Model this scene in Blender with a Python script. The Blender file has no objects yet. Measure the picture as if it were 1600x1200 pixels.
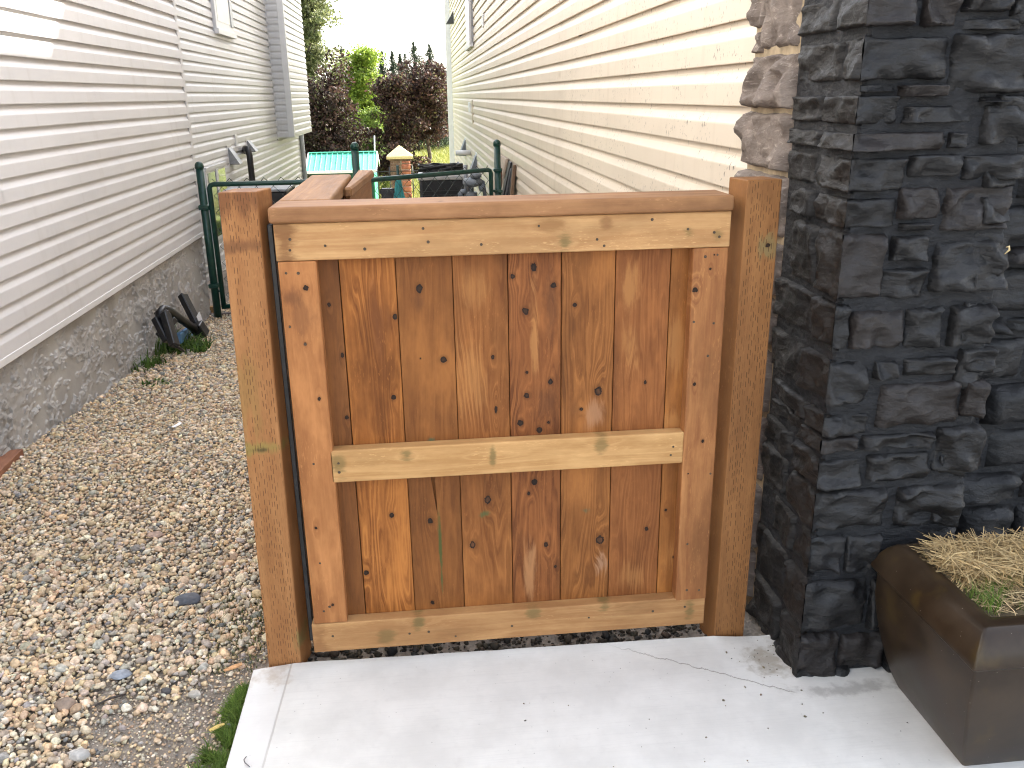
import bpy, bmesh, math, random
import numpy as np
from mathutils import Vector, Matrix, noise as mnoise

sc = bpy.context.scene
COL = sc.collection
rnd = random.Random(7)
rng = np.random.default_rng(11)

# ------------------------------------------------------------------ camera, sky, sun, exposure
F, CX, CY, HC = 1350.0, 800.0, 600.0, 1.5
def _n(v): v = np.array(v, float); return v / np.linalg.norm(v)
_dy = _n([650 - CX, 150 - CY, F]); _dn = _n([65, 4100, F]); _dn = _n(_dn - _dy * (_dn @ _dy)); _dx = np.cross(_dn, _dy)
RC = np.array([_dx, _dy, -_dn]); CAM = np.array([0, 0, HC])
cd = bpy.data.cameras.new('camera'); cam = bpy.data.objects.new('camera', cd); COL.objects.link(cam)
cd.sensor_width = 36.0; cd.lens = F / 1600 * 36.0; cd.clip_start = 0.02; cd.clip_end = 2000
m = Matrix.Identity(4)
for i in range(3):
    m[i][0] = RC[i, 0]; m[i][1] = -RC[i, 1]; m[i][2] = -RC[i, 2]; m[i][3] = CAM[i]
cam.matrix_world = m
sc.camera = cam

SUN_EL, SUN_AZ = 38.0, 45.0      # elevation; degrees ahead of +X towards +Y
sd = Vector((math.cos(math.radians(SUN_EL)) * math.cos(math.radians(SUN_AZ)), math.cos(math.radians(SUN_EL)) * math.sin(math.radians(SUN_AZ)), math.sin(math.radians(SUN_EL))))
w = bpy.data.worlds.new('World'); sc.world = w; w.use_nodes = True
wn = w.node_tree.nodes; bg = wn['Background']
sky = wn.new('ShaderNodeTexSky'); sky.sky_type = 'NISHITA'; sky.sun_disc = False
sky.sun_elevation = math.radians(SUN_EL); sky.sun_rotation = math.radians(90 - SUN_AZ)
sky.dust_density = 3.0; sky.air_density = 1.0; sky.ozone_density = 0.6
hs = wn.new('ShaderNodeHueSaturation'); hs.inputs['Saturation'].default_value = 0.50   # hazy white summer sky
w.node_tree.links.new(sky.outputs[0], hs.inputs['Color']); w.node_tree.links.new(hs.outputs[0], bg.inputs[0]); bg.inputs[1].default_value = 0.15
sl = bpy.data.lights.new('sun', 'SUN'); sl.energy = 4.0; sl.angle = math.radians(0.5); sl.color = (1.0, 0.95, 0.86)
so = bpy.data.objects.new('sun', sl); COL.objects.link(so); so.location = (20, 20, 30)
so.rotation_euler = (-sd).to_track_quat('-Z', 'Y').to_euler()
sc.view_settings.view_transform = 'Standard'; sc.view_settings.look = 'None'
sc.view_settings.gamma = 1.0; sc.view_settings.use_curve_mapping = False
sc.view_settings.exposure = 2.48
sc.render.engine = 'CYCLES'
sc.cycles.filter_width = 1.1
sc.cycles.max_bounces = 8; sc.cycles.diffuse_bounces = 5

# ------------------------------------------------------------------ helpers
def ray(u, v): return RC @ _n([u - CX, v - CY, F])
def P(u, v, ax, val):
    """the world point seen at photograph pixel (u, v) on the plane x|y|z = val"""
    r = ray(u, v); i = 'xyz'.index(ax)
    return CAM + r * ((val - CAM[i]) / r[i])
def smooth(a, b, x): t = np.clip((x - a) / (b - a), 0, 1); return t * t * (3 - 2 * t)
def ground(x, y):
    return np.interp(y, [-50, 3.7, 7.25, 12, 20, 26, 30, 400], [0.0, 0.0, -.276, -.52, -1.2, -1.8, -1.9, -1.9]) - 0.035

def tag(o, label=None, cat=None, group=None, kind=None):
    if label: o['label'] = label
    if cat: o['category'] = cat
    if group: o['group'] = group
    if kind: o['kind'] = kind
    return o
def link(o, parent=None):
    COL.objects.link(o)
    if parent is not None:
        o.parent = parent
        root = parent
        while root.parent is not None: root = root.parent
        if parent.type == 'EMPTY': o.matrix_parent_inverse = Matrix.Translation(-Vector(parent.location))
    return o
def thing(name, label, cat, loc=(0, 0, 0), group=None):
    o = bpy.data.objects.new(name, None); o.location = loc; o.empty_display_size = .1
    COL.objects.link(o); return tag(o, label, cat, group)
def from_bm(name, bm, mat, parent=None, smooth_=False):
    me = bpy.data.meshes.new(name); bm.normal_update(); bm.to_mesh(me); bm.free()
    if smooth_: me.polygons.foreach_set('use_smooth', [True] * len(me.polygons))
    me.materials.append(mat)
    return link(bpy.data.objects.new(name, me), parent)
def from_np(name, V, Fc, mat, parent=None, smooth_=False, col=None):
    V = np.asarray(V, np.float32); Fc = np.asarray(Fc, np.int32)
    me = bpy.data.meshes.new(name); k = Fc.shape[1]
    me.vertices.add(len(V)); me.vertices.foreach_set('co', V.ravel())
    me.loops.add(Fc.size); me.loops.foreach_set('vertex_index', Fc.ravel())
    me.polygons.add(len(Fc)); me.polygons.foreach_set('loop_start', np.arange(0, Fc.size, k, dtype=np.int32))
    me.polygons.foreach_set('loop_total', np.full(len(Fc), k, np.int32))
    me.polygons.foreach_set('use_smooth', np.full(len(Fc), bool(smooth_)))
    me.update(calc_edges=True)
    if col is not None:
        a = me.color_attributes.new('Col', 'FLOAT_COLOR', 'POINT')
        c = np.ones((len(V), 4), np.float32); c[:, :3] = col; a.data.foreach_set('color', c.ravel())
    me.materials.append(mat)
    return link(bpy.data.objects.new(name, me), parent)
def add_box(bm, a, b, bevel=0.0, seg=1):
    a = Vector(a); b = Vector(b)
    r = bmesh.ops.create_cube(bm, size=1.0, matrix=Matrix.Translation((a + b) / 2) @ Matrix.Diagonal((b.x - a.x, b.y - a.y, b.z - a.z, 1)))
    if bevel > 0:
        vs = set(r['verts']); es = [e for e in bm.edges if e.verts[0] in vs and e.verts[1] in vs]
        bmesh.ops.bevel(bm, geom=es, offset=bevel, segments=seg, affect='EDGES', profile=.5)
def box(name, a, b, mat, parent=None, bevel=0.0, seg=1, smooth_=False):
    bm = bmesh.new(); add_box(bm, a, b, bevel, seg); return from_bm(name, bm, mat, parent, smooth_)
def add_tube(bm, pts, r, n=8, cap=True):
    pts = [Vector(p) for p in pts]; rs = r if isinstance(r, (list, tuple)) else [r] * len(pts)
    rings = []; up = None
    for i, p in enumerate(pts):
        t = (pts[min(i + 1, len(pts) - 1)] - pts[max(i - 1, 0)]).normalized()
        if up is None:
            up = Vector((0, 0, 1)) if abs(t.z) < .9 else Vector((1, 0, 0))
        s = t.cross(up).normalized(); up = s.cross(t).normalized()
        rings.append([bm.verts.new(p + (s * math.cos(2 * math.pi * j / n) + up * math.sin(2 * math.pi * j / n)) * rs[i]) for j in range(n)])
    for a, b in zip(rings, rings[1:]):
        for j in range(n): bm.faces.new((a[j], a[(j + 1) % n], b[(j + 1) % n], b[j]))
    if cap:
        bm.faces.new(rings[0][::-1]); bm.faces.new(rings[-1])
def tube(name, pts, r, mat, parent=None, n=8):
    bm = bmesh.new(); add_tube(bm, pts, r, n); bmesh.ops.recalc_face_normals(bm, faces=bm.faces)
    o = from_bm(name, bm, mat, parent, True); return o
def add_hex(bm, q):
    """eight corners: four bottom ring, four top ring"""
    v = [bm.verts.new(Vector(p)) for p in q]
    for f in ((3, 2, 1, 0), (4, 5, 6, 7), (0, 1, 5, 4), (1, 2, 6, 5), (2, 3, 7, 6), (3, 0, 4, 7)): bm.faces.new([v[i] for i in f])
def hexa(name, q, mat, parent=None, bevel=0.0):
    bm = bmesh.new(); add_hex(bm, q)
    if bevel: bmesh.ops.bevel(bm, geom=bm.edges[:], offset=bevel, segments=1, affect='EDGES')
    bmesh.ops.recalc_face_normals(bm, faces=bm.faces)
    return from_bm(name, bm, mat, parent)
def bar(name, p0, p1, wdir, w_, t_, mat, parent=None, bevel=.002):
    """a straight board from p0 to p1, w_ wide along wdir and t_ thick"""
    p0 = Vector(p0); p1 = Vector(p1); d = (p1 - p0).normalized(); a = Vector(wdir); a = (a - d * a.dot(d)).normalized(); c = d.cross(a)
    q = [p + a * (sa * w_ / 2) + c * (sc_ * t_ / 2) for p in (p0, p1) for sa, sc_ in ((-1, -1), (1, -1), (1, 1), (-1, 1))]
    return hexa(name, q, mat, parent, bevel)

# ------------------------------------------------------------------ materials
class NT:
    def __init__(s, name):
        s.m = bpy.data.materials.new(name); s.m.use_nodes = True; s.t = s.m.node_tree; s.b = s.t.nodes['Principled BSDF']
    def n(s, ty, **kw):
        x = s.t.nodes.new('ShaderNode' + ty)
        for k, v in kw.items():
            if k in x.inputs: x.inputs[k].default_value = v
            else: setattr(x, k, v)
        return x
    def l(s, a, b): s.t.links.new(a, b)
    def val(s, sock, v):
        if isinstance(v, (int, float)): sock.default_value = v
        elif isinstance(v, (tuple, list)): sock.default_value = tuple(v) + ((1,) if len(v) == 3 and len(sock.default_value) == 4 else ())
        else: s.l(v, sock)
    def math(s, op, a, b=0.0, c=None, clamp=False):
        x = s.t.nodes.new('ShaderNodeMath'); x.operation = op; x.use_clamp = clamp
        s.val(x.inputs[0], a); s.val(x.inputs[1], b)
        if c is not None: s.val(x.inputs[2], c)
        return x.outputs[0]
    def mix(s, f, a, b, blend='MIX'):
        x = s.t.nodes.new('ShaderNodeMix'); x.data_type = 'RGBA'; x.blend_type = blend
        s.val(x.inputs[0], f); s.val(x.inputs[6], a); s.val(x.inputs[7], b); return x.outputs[2]
    def rng(s, v, a, b, c=0.0, d=1.0, ty='SMOOTHSTEP'):
        x = s.t.nodes.new('ShaderNodeMapRange'); x.interpolation_type = ty
        s.val(x.inputs[0], v)
        for i, q in enumerate((a, b, c, d)): s.val(x.inputs[1 + i], q)
        return x.outputs[0]
    def obj(s): return s.t.nodes.new('ShaderNodeTexCoord').outputs['Object']
    def mapv(s, v, scale=(1, 1, 1), loc=(0, 0, 0), rot=(0, 0, 0)):
        x = s.t.nodes.new('ShaderNodeMapping'); s.l(v, x.inputs[0]); x.inputs[1].default_value = loc; x.inputs[2].default_value = rot; x.inputs[3].default_value = scale; return x.outputs[0]
    def noise(s, v, scale, detail=4, rough=.55, dist=0.0):
        x = s.t.nodes.new('ShaderNodeTexNoise'); s.l(v, x.inputs['Vector']); x.inputs['Scale'].default_value = scale
        x.inputs['Detail'].default_value = detail; x.inputs['Roughness'].default_value = rough; x.inputs['Distortion'].default_value = dist; return x.outputs[0]
    def vor(s, v, scale, feat='F1', out=0):
        x = s.t.nodes.new('ShaderNodeTexVoronoi'); x.feature = feat; s.l(v, x.inputs['Vector']); x.inputs['Scale'].default_value = scale; return x.outputs[out]
    def bump(s, h, strength=.4, dist=.002):
        x = s.t.nodes.new('ShaderNodeBump'); s.val(x.inputs['Height'], h); x.inputs['Strength'].default_value = strength; x.inputs['Distance'].default_value = dist
        s.l(x.outputs[0], s.b.inputs['Normal'])
    def out(s, col, rough=.6, metal=0.0, spec=None):
        s.val(s.b.inputs['Base Color'], col); s.val(s.b.inputs['Roughness'], rough); s.b.inputs['Metallic'].default_value = metal
        if spec is not None: s.b.inputs['Specular IOR Level'].default_value = spec
        return s.m

def simple(name, col, rough=.6, var=.25, scale=20, bump=0.0, metal=0.0, spec=None):
    t = NT(name); o = t.obj(); n = t.noise(o, scale, 5, .6)
    f = t.rng(n, .3, .7, 0, 1)
    c = t.mix(f, tuple(x * (1 - var) for x in col), tuple(min(1, x * (1 + var)) for x in col))
    if bump: t.bump(n, .5, bump)
    return t.out(c, rough, metal, spec)
def attr_mat(name, rough=.7, var=.3, scale=60, bump=0.0, trans=0.0, spec=None):
    t = NT(name); a = t.n('Attribute', attribute_name='Col'); n = t.noise(t.obj(), scale, 3)
    c = t.mix(t.rng(n, .3, .7), (1 - var,) * 3, (1 + var,) * 3); c = t.mix(1.0, a.outputs[0], c, 'MULTIPLY')
    if bump: t.bump(n, .5, bump)
    t.out(c, rough, spec=spec)
    if trans:
        tr = t.n('BsdfTranslucent'); t.l(c, tr.inputs[0]); ms = t.n('MixShader'); ms.inputs[0].default_value = trans
        t.l(t.b.outputs[0], ms.inputs[1]); t.l(tr.outputs[0], ms.inputs[2]); t.l(ms.outputs[0], t.t.nodes['Material Output'].inputs[0])
    return t.m

def wood(name, lo, hi, axis, seed, knots=(), stains=(), rings=9.0, lin=16.0, fine=.5, blotch=.35, incise=None, bump=.0008, ringmix=.75, rough=.55):
    """stained softwood: growth rings are contour lines of a field that bends round the knots.
    axis: the letters of the across and along directions, e.g. 'xz'."""
    t = NT(name); o = t.obj(); sp = t.n('SeparateXYZ'); t.l(o, sp.inputs[0])
    ac = sp.outputs['XYZ'.index(axis[0].upper())]; al = sp.outputs['XYZ'.index(axis[1].upper())]
    th = sp.outputs['XYZ'.index(({'X', 'Y', 'Z'} - set(axis.upper())).pop())]
    cb = t.n('CombineXYZ'); t.l(ac, cb.inputs[0]); t.l(al, cb.inputs[1]); t.l(t.math('MULTIPLY', th, .6), cb.inputs[2]); p2 = cb.outputs[0]
    base = t.noise(t.mapv(p2, (12, 1.15, 12), (seed * 3.1, seed * 1.7, 0)), 1.0, 3, .45)
    field = t.math('ADD', t.math('MULTIPLY', base, rings), t.math('MULTIPLY', ac, lin))
    core = None; halo = None; kin = None
    kn_ = t.noise(t.mapv(p2, (150, 110, 150), (seed, seed, 0)), 1.0, 3, .6)
    wob = t.noise(t.mapv(p2, (60, 4, 60)), 1.0, 3)
    for (ka, kl, r, el, amp) in knots:
        soft = r < 0; r = abs(r)
        cbk = t.n('VectorMath', operation='MULTIPLY_ADD')
        t.l(p2, cbk.inputs[0]); cbk.inputs[1].default_value = (1 / r, 1 / (r * el), 0); cbk.inputs[2].default_value = (-ka / r, -kl / (r * el), 0)
        ln = t.n('VectorMath', operation='LENGTH'); t.l(cbk.outputs[0], ln.inputs[0]); d = ln.outputs['Value']
        cbf = t.n('VectorMath', operation='MULTIPLY_ADD'); ef = el * 2.4; rf = r * .85
        t.l(p2, cbf.inputs[0]); cbf.inputs[1].default_value = (1 / rf, 1 / (rf * ef), 0); cbf.inputs[2].default_value = (-ka / rf, -kl / (rf * ef), 0)
        lf = t.n('VectorMath', operation='LENGTH'); t.l(cbf.outputs[0], lf.inputs[0])
        field = t.math('ADD', field, t.rng(lf.outputs['Value'], .4, 4.0, amp * .62, 0.0))
        if soft: continue
        dn_ = t.math('ADD', d, t.math('MULTIPLY', t.math('SUBTRACT', kn_, .5), 1.3)); inner = t.rng(dn_, .40, .80, 1.0, 0.0) if r > .0083 else t.rng(dn_, .0, .8, .30, 0.0); kin = inner if core is None else t.math('MAXIMUM', kin, inner)
        c = t.rng(dn_, .88, 1.10, 1.0, 0.0); core = c if core is None else t.math('MAXIMUM', core, c)
        h = t.rng(d, 1.0, 2.2, 1.0, 0.0); halo = h if halo is None else t.math('MAXIMUM', halo, h)
    s = t.math('SINE', t.math('MULTIPLY', t.math('ADD', field, t.math('MULTIPLY', wob, .6)), 6.2832))
    ring = t.rng(s, -1.0, 1.0)
    s3 = t.rng(t.math('SINE', t.math('MULTIPLY', t.math('ADD', field, t.math('MULTIPLY', wob, .35)), 6.2832 * 2.7)), -.6, 1.0)
    ring = t.math('ADD', t.math('MULTIPLY', ring, .68), t.math('MULTIPLY', s3, .32))
    ring = t.math('POWER', ring, 1.3)
    rmask = t.noise(t.mapv(p2, (18, 3, 18), (seed * 2.3, seed * .4, 0)), 1.0, 3, .6)
    ring = t.math('ADD', .5, t.math('MULTIPLY', t.math('SUBTRACT', ring, .5), t.rng(rmask, .32, .62, .25, 1.1)))
    fg = t.noise(t.mapv(p2, (250, 7, 250)), 1.0, 5, .75)
    fleck = t.rng(t.noise(t.mapv(p2, (330, 60, 330), (seed, 0, 0)), 1.0, 2, .6), .58, .70)
    flm = t.rng(t.noise(t.mapv(p2, (16, 6, 16), (0, seed * 1.9, 0)), 1.0, 3, .6), .50, .62)
    bl = t.noise(t.mapv(p2, (7, 2.2, 7), (seed * 1.3, seed, 0)), 1.0, 5, .62)
    bl2 = t.noise(t.mapv(p2, (26, 7, 26), (seed, seed * .7, 0)), 1.0, 5, .7)
    fine_ = fine * 1.5
    lo2 = tuple(x * .58 for x in lo); hi2 = tuple(min(1, x * 1.18) for x in hi)
    f = t.math('ADD', t.math('MULTIPLY', ring, ringmix), t.math('MULTIPLY', t.math('SUBTRACT', fg, .18), fine_))
    f = t.math('ADD', f, t.math('MULTIPLY', t.math('SUBTRACT', bl2, .5), .9))
    col = t.mix(t.rng(f, .15, 1.1, ty='LINEAR'), lo, hi)
    col = t.mix(t.math('MULTIPLY', t.rng(bl, .5, .72), blotch * 1.6, clamp=True), col, hi2)
    col = t.mix(t.math('MULTIPLY', t.rng(bl, .5, .28), blotch * 1.6, clamp=True), col, lo2)
    col = t.mix(t.math('MULTIPLY', t.math('MULTIPLY', fleck, flm), .34), col, hi2)
    for (ka, kl, ra, rl, c, stg) in stains:
        v = t.n('VectorMath', operation='MULTIPLY_ADD')
        t.l(p2, v.inputs[0]); v.inputs[1].default_value = (1 / ra, 1 / rl, 0); v.inputs[2].default_value = (-ka / ra, -kl / rl, 0)
        ln = t.n('VectorMath', operation='LENGTH'); t.l(v.outputs[0], ln.inputs[0])
        d = t.math('ADD', ln.outputs['Value'], t.math('MULTIPLY', t.math('SUBTRACT', bl2, .5), 2.6)); d = t.math('ADD', d, t.math('MULTIPLY', t.math('SUBTRACT', ring, .5), -.45)); d = t.math('ADD', d, t.math('MULTIPLY', t.math('SUBTRACT', fg, .5), -.5))
        col = t.mix(t.math('MULTIPLY', t.rng(d, .2, 1.05, 1.0, 0.0), stg), col, c)
    if halo is not None:
        col = t.mix(t.math('MULTIPLY', halo, t.math('MULTIPLY', fg, .75)), col, tuple(x * .55 for x in lo))
        kc = t.mix(kin, (.017, .0095, .0055), t.mix(t.rng(bl2, .35, .65), (.03, .014, .007), (.115, .048, .02)))
        col = t.mix(core, col, kc)
    hgt = t.math('ADD', t.math('MULTIPLY', fg, .6), t.math('MULTIPLY', ring, .4))
    if core is not None: hgt = t.math('SUBTRACT', hgt, t.math('MULTIPLY', core, 1.2))
    if incise:
        # pressure-treatment incisions: short slits in offset columns
        row = t.math('DIVIDE', al, incise[1]); colm = t.math('DIVIDE', ac, incise[0])
        ci = t.math('FLOOR', colm); fx = t.math('FRACT', colm)
        hsh = t.math('FRACT', t.math('MULTIPLY', t.math('SINE', t.math('MULTIPLY', ci, 12.9898)), 437.58))
        rr = t.math('ADD', row, hsh); fy = t.math('FRACT', rr)
        wv = t.n('TexWhiteNoise', noise_dimensions='2D'); cv = t.n('CombineXYZ'); t.l(ci, cv.inputs[0]); t.l(t.math('FLOOR', rr), cv.inputs[1]); t.l(cv.outputs[0], wv.inputs['Vector'])
        cx_ = t.math('ABSOLUTE', t.math('SUBTRACT', fx, t.math('ADD', .3, t.math('MULTIPLY', wv.outputs[0], .4))))
        cy_ = t.math('ABSOLUTE', t.math('SUBTRACT', fy, .5))
        sl_ = t.math('MULTIPLY', t.rng(cx_, .07, .15, 1, 0), t.rng(cy_, .26, .34, 1, 0))
        sl_ = t.math('MULTIPLY', sl_, t.rng(wv.outputs[0], .10, .45))
        gn = t.n('NewGeometry'); gs = t.n('SeparateXYZ'); t.l(gn.outputs['Normal'], gs.inputs[0]); sl_ = t.math('MULTIPLY', sl_, t.rng(gs.outputs[1], -.75, -.9))
        sl_ = t.math('MULTIPLY', sl_, t.rng(t.noise(t.mapv(p2, (46, 2.5, 0), (seed, 0, 0)), 1.0, 2), .40, .50, .25, 1.0))
        col = t.mix(t.math('MULTIPLY', sl_, .85), col, tuple(x * .30 for x in lo))
        hgt = t.math('SUBTRACT', hgt, t.math('MULTIPLY', sl_, 2.5))
    t.bump(hgt, .55, bump)
    return t.out(col, t.rng(fg, .2, .8, rough - .02, rough + .16), spec=.22)

def siding_mat(name, col, dirt=0.0, axis_scale=(30, 2.5, 2.5), y_dirt=None, grime=.12):
    t = NT(name); o = t.obj()
    n = t.noise(t.mapv(o, (2.2, .8, 2.2)), 1.0, 5, .6)
    st = t.noise(t.mapv(o, (8, 9, .7)), 1.0, 4, .6)
    c = t.mix(t.rng(n, .3, .7), tuple(x * .95 for x in col), tuple(min(1, x * 1.04) for x in col))
    c = t.mix(t.math('MULTIPLY', t.rng(st, .5, .75), grime), c, (col[0] * .55, col[1] * .5, col[2] * .42))
    g = t.noise(t.mapv(o, (140, 6, 140)), 1.0, 3)
    if dirt:
        sp = t.n('SeparateXYZ'); t.l(o, sp.inputs[0])
        a = t.noise(t.mapv(o, (1, 90, 42)), 1.0, 2, .5); b = t.noise(t.mapv(o, (1, 3.2, 6)), 1.0, 3, .6)
        k = t.math('MULTIPLY', t.rng(a, .635, .68), t.rng(b, .42, .58))
        k = t.math('MULTIPLY', k, t.rng(sp.outputs[1], 6.4, 5.8, 0.12, 1.0, 'LINEAR'))
        c = t.mix(t.math('MULTIPLY', k, dirt), c, (.07, .05, .035))
    t.bump(g, .25, .0006)
    return t.out(c, .42, spec=.4)

def stone_mat(name, c0, c1, c2, rough=(.5, .75), bump=.006):
    t = NT(name); o = t.obj()
    n1 = t.noise(o, 14, 8, .62); n2 = t.noise(t.mapv(o, (1, 1, 2.4), rot=(.2, .35, .1)), 38, 6, .65, .6); v = t.vor(t.mapv(o, (1, 1, 1.7)), 26, 'F1')
    c = t.mix(t.rng(n1, .3, .7), c0, c1); c = t.mix(t.rng(n2, .52, .78), c, c2)
    sp = t.vor(o, 160, 'F1'); wn_ = t.noise(o, 9, 2)
    c = t.mix(t.math('MULTIPLY', t.math('MULTIPLY', t.rng(sp, .10, .05), t.rng(wn_, .56, .66)), .6), c, tuple(min(1, x * 5 + .05) for x in c1))
    h = t.math('ADD', t.math('MULTIPLY', n2, .8), t.math('MULTIPLY', v, .7)); h = t.math('ADD', h, t.math('MULTIPLY', n1, .8))
    t.bump(h, .9, bump * 1.3)
    return t.out(c, t.rng(n2, .3, .7, rough[0], rough[1]), spec=.36)

# stained cedar tones
BR_LO, BR_HI = (.145, .056, .018), (.36, .165, .055)
M_white = siding_mat('white_vinyl', (.60, .595, .60), grime=.17)
M_cream = siding_mat('cream_vinyl', (.66, .565, .445), dirt=.9, grime=.22)
M_trim = simple('grey_white_trim', (.68, .68, .685), .4, .05, 5)
M_sillgrey = simple('window_frame_grey', (.42, .44, .46), .4, .08, 5)
M_green = simple('green_vinyl_coat', (.005, .042, .031), .32, .2, 30, spec=.5)
M_wire = simple('dark_green_wire', (.005, .020, .015), .4, .2, 30)
M_black = simple('black_paint', (.012, .012, .013), .38, .3, 40, bump=.0006)
M_blackpl = simple('black_plastic', (.016, .016, .017), .5, .3, 12)
M_dkgrey = simple('dark_grey', (.045, .047, .05), .55, .25, 20)
M_grey = simple('grey_metal', (.28, .29, .30), .45, .2, 18, metal=.3)
M_gauge = simple('meter_grey_paint', (.17, .19, .21), .5, .25, 18)
M_rust = simple('rusty_pipe', (.20, .085, .035), .75, .45, 25, bump=.002)
M_white_pl = simple('white_plastic', (.75, .75, .76), .4, .05, 8)
M_blue = simple('blue_paint', (.075, .19, .36), .5, .2, 25)
M_paper = simple('white_label', (.62, .63, .66), .6, .2, 180)
M_teal = simple('teal_roof_paint', (.075, .40, .29), .4, .10, 6)
M_shadegreen = simple('shaded_green_sheet', (.010, .085, .058), .45, .2, 6)  # shed front, its shade put into the colour
M_litgreen = simple('sunlit_green_sheet', (.03, .30, .16), .45, .15, 6)  # same shed green for the side wall, sunlight painted in as a brighter tone
M_tealcloth = simple('teal_cloth', (.05, .30, .30), .8, .2, 12)
M_cap = simple('precast_cap', (.52, .43, .22), .8, .12, 20, bump=.004)
M_brick = simple('brown_brick', (.16, .095, .07), .8, .35, 12, bump=.004)
M_red = simple('red_rockface', (.36, .135, .085), .85, .35, 9, bump=.008)
M_mortar = simple('pale_mortar', (.36, .30, .24), .9, .2, 30, bump=.003)
M_bstone = stone_mat('black_painted_stone', (.0066, .0063, .0064), (.0138, .0132, .0132), (.0225, .0222, .024), (.36, .6), .0045)
M_bstone2 = stone_mat('black_painted_stone_brownish', (.012, .0095, .0085), (.021, .017, .0155), (.029, .026, .026), (.38, .62), .0045)
M_bflank = stone_mat('black_painted_stone_flank', (.006, .0052, .0048), (.011, .0095, .0088), (.017, .016, .016), (.4, .65), .0045)
M_bmortar = stone_mat('black_painted_mortar', (.008, .0083, .0096), (.0142, .0148, .017), (.018, .0192, .0225), bump=.007)
M_nstone = stone_mat('bare_stone', (.125, .098, .082), (.25, .205, .172), (.42, .36, .31), (.8, .95))
M_nmort = simple('bare_mortar', (.36, .28, .18), .95, .2, 30, bump=.004)
M_brick_roof = simple('roof_shingle', (.09, .085, .08), .9, .3, 8)

def stucco_mat():
    t = NT('stucco'); o = t.obj()
    a = t.noise(t.mapv(o, (1, 9, 13)), 1.0, 5, .6, 1.6); b = t.noise(t.mapv(o, (1, 30, 34)), 1.0, 4, .6, .8)
    rg = t.math('ADD', t.rng(a, .44, .53), t.math('MULTIPLY', t.rng(b, .46, .56), .55))
    n = t.noise(o, 120, 4, .7)
    h = t.math('ADD', t.math('MULTIPLY', rg, .18), t.math('MULTIPLY', n, .22)); t.bump(h, .6, .004)
    st = t.noise(t.mapv(o, (1, 4, .8)), 1.0, 5, .6); bl = t.noise(o, 3, 5)
    c = t.mix(t.rng(bl, .3, .7), (.315, .305, .29), (.41, .40, .38)); c = t.mix(t.math('MULTIPLY', t.rng(st, .52, .72), .35), c, (.15, .135, .11))
    return t.out(c, .92, spec=.2)
M_stucco = stucco_mat()

def slab_mat():
    t = NT('concrete'); o = t.obj(); sp = t.n('SeparateXYZ'); t.l(o, sp.inputs[0]); X, Y, Z = sp.outputs
    br = t.noise(t.mapv(o, (5, 190, 1), rot=(0, 0, -.05)), 1.0, 4, .6); n = t.noise(o, 5, 7, .62); g = t.noise(o, 220, 3, .7); n3 = t.noise(o, 26, 5, .6)
    c = t.mix(t.rng(n, .3, .7), (.565, .55, .515), (.67, .655, .615)); c = t.mix(t.math('MULTIPLY', t.rng(br, .48, .72), .20), c, (.47, .46, .44))
    c = t.mix(t.math('MULTIPLY', t.rng(n3, .55, .75), .22), c, (.47, .45, .42))
    sv = t.vor(o, 34, 'F1'); c = t.mix(t.math('MULTIPLY', t.rng(sv, .075, .035), .55), c, (.25, .24, .22))
    # scored edging line along the left side
    xs0 = P(455, 1040, 'z', 0); xs1 = P(410, 1200, 'z', 0); k = (xs1[0] - xs0[0]) / (xs1[1] - xs0[1])
    dl = t.math('ABSOLUTE', t.math('SUBTRACT', X, t.math('MULTIPLY_ADD', t.math('SUBTRACT', Y, float(xs0[1])), float(k), float(xs0[0]))))
    c = t.mix(t.math('MULTIPLY', t.rng(dl, .0012, .0035, 1, 0), .55), c, (.30, .27, .24))
    c = t.mix(t.math('MULTIPLY', t.rng(X, float(xs0[0]), float(xs0[0]) - .02), .35), c, (.64, .62, .60))
    # hairline crack towards the stone pier
    wob = t.math('MULTIPLY', t.math('SUBTRACT', t.noise(t.mapv(o, (14, 1, 1)), 1.0, 6, .65), .5), .075)
    a = P(940, 1005, 'z', 0); b = P(1140, 1055, 'z', 0); kk = (b[1] - a[1]) / (b[0] - a[0])
    dc = t.math('ABSOLUTE', t.math('SUBTRACT', t.math('ADD', Y, wob), t.math('MULTIPLY_ADD', t.math('SUBTRACT', X, float(a[0])), float(kk), float(a[1]))))
    ck = t.math('MULTIPLY', t.math('MULTIPLY', t.rng(dc, .0008, .003, 1, 0), t.rng(X, float(a[0]) - .02, float(a[0]) + .15)), t.rng(X, .925, .905))
    c = t.mix(t.math('MULTIPLY', ck, .6), c, (.16, .14, .11))
    def spot(p, rx, ry, colr, s):
        v = t.n('VectorMath', operation='MULTIPLY_ADD'); t.l(o, v.inputs[0]); v.inputs[1].default_value = (1 / rx, 1 / ry, 0); v.inputs[2].default_value = (-p[0] / rx, -p[1] / ry, 0)
        ln = t.n('VectorMath', operation='LENGTH'); t.l(v.outputs[0], ln.inputs[0])
        d = t.math('ADD', ln.outputs['Value'], t.math('MULTIPLY', t.math('SUBTRACT', n3, .5), 2.6))
        return t.mix(t.math('MULTIPLY', t.rng(d, .1, 1.0, 1, 0), s), c, colr)
    c = spot(P(425, 1055, 'z', 0), .07, .06, (.38, .30, .22), .6)
    c = spot(P(1200, 1030, 'z', 0), .09, .10, (.30, .26, .20), .75)
    c = spot(P(1330, 1075, 'z', 0), .2, .035, (.28, .26, .24), .6)
    h = t.math('ADD', t.math('MULTIPLY', br, .22), t.math('MULTIPLY', g, .45)); h = t.math('SUBTRACT', h, t.math('MULTIPLY', ck, 2)); h = t.math('SUBTRACT', h, t.math('MULTIPLY', t.rng(dl, .001, .004, 1, 0), 2))
    t.bump(h, .5, .0012)
    return t.out(c, .85, spec=.25)

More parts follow.
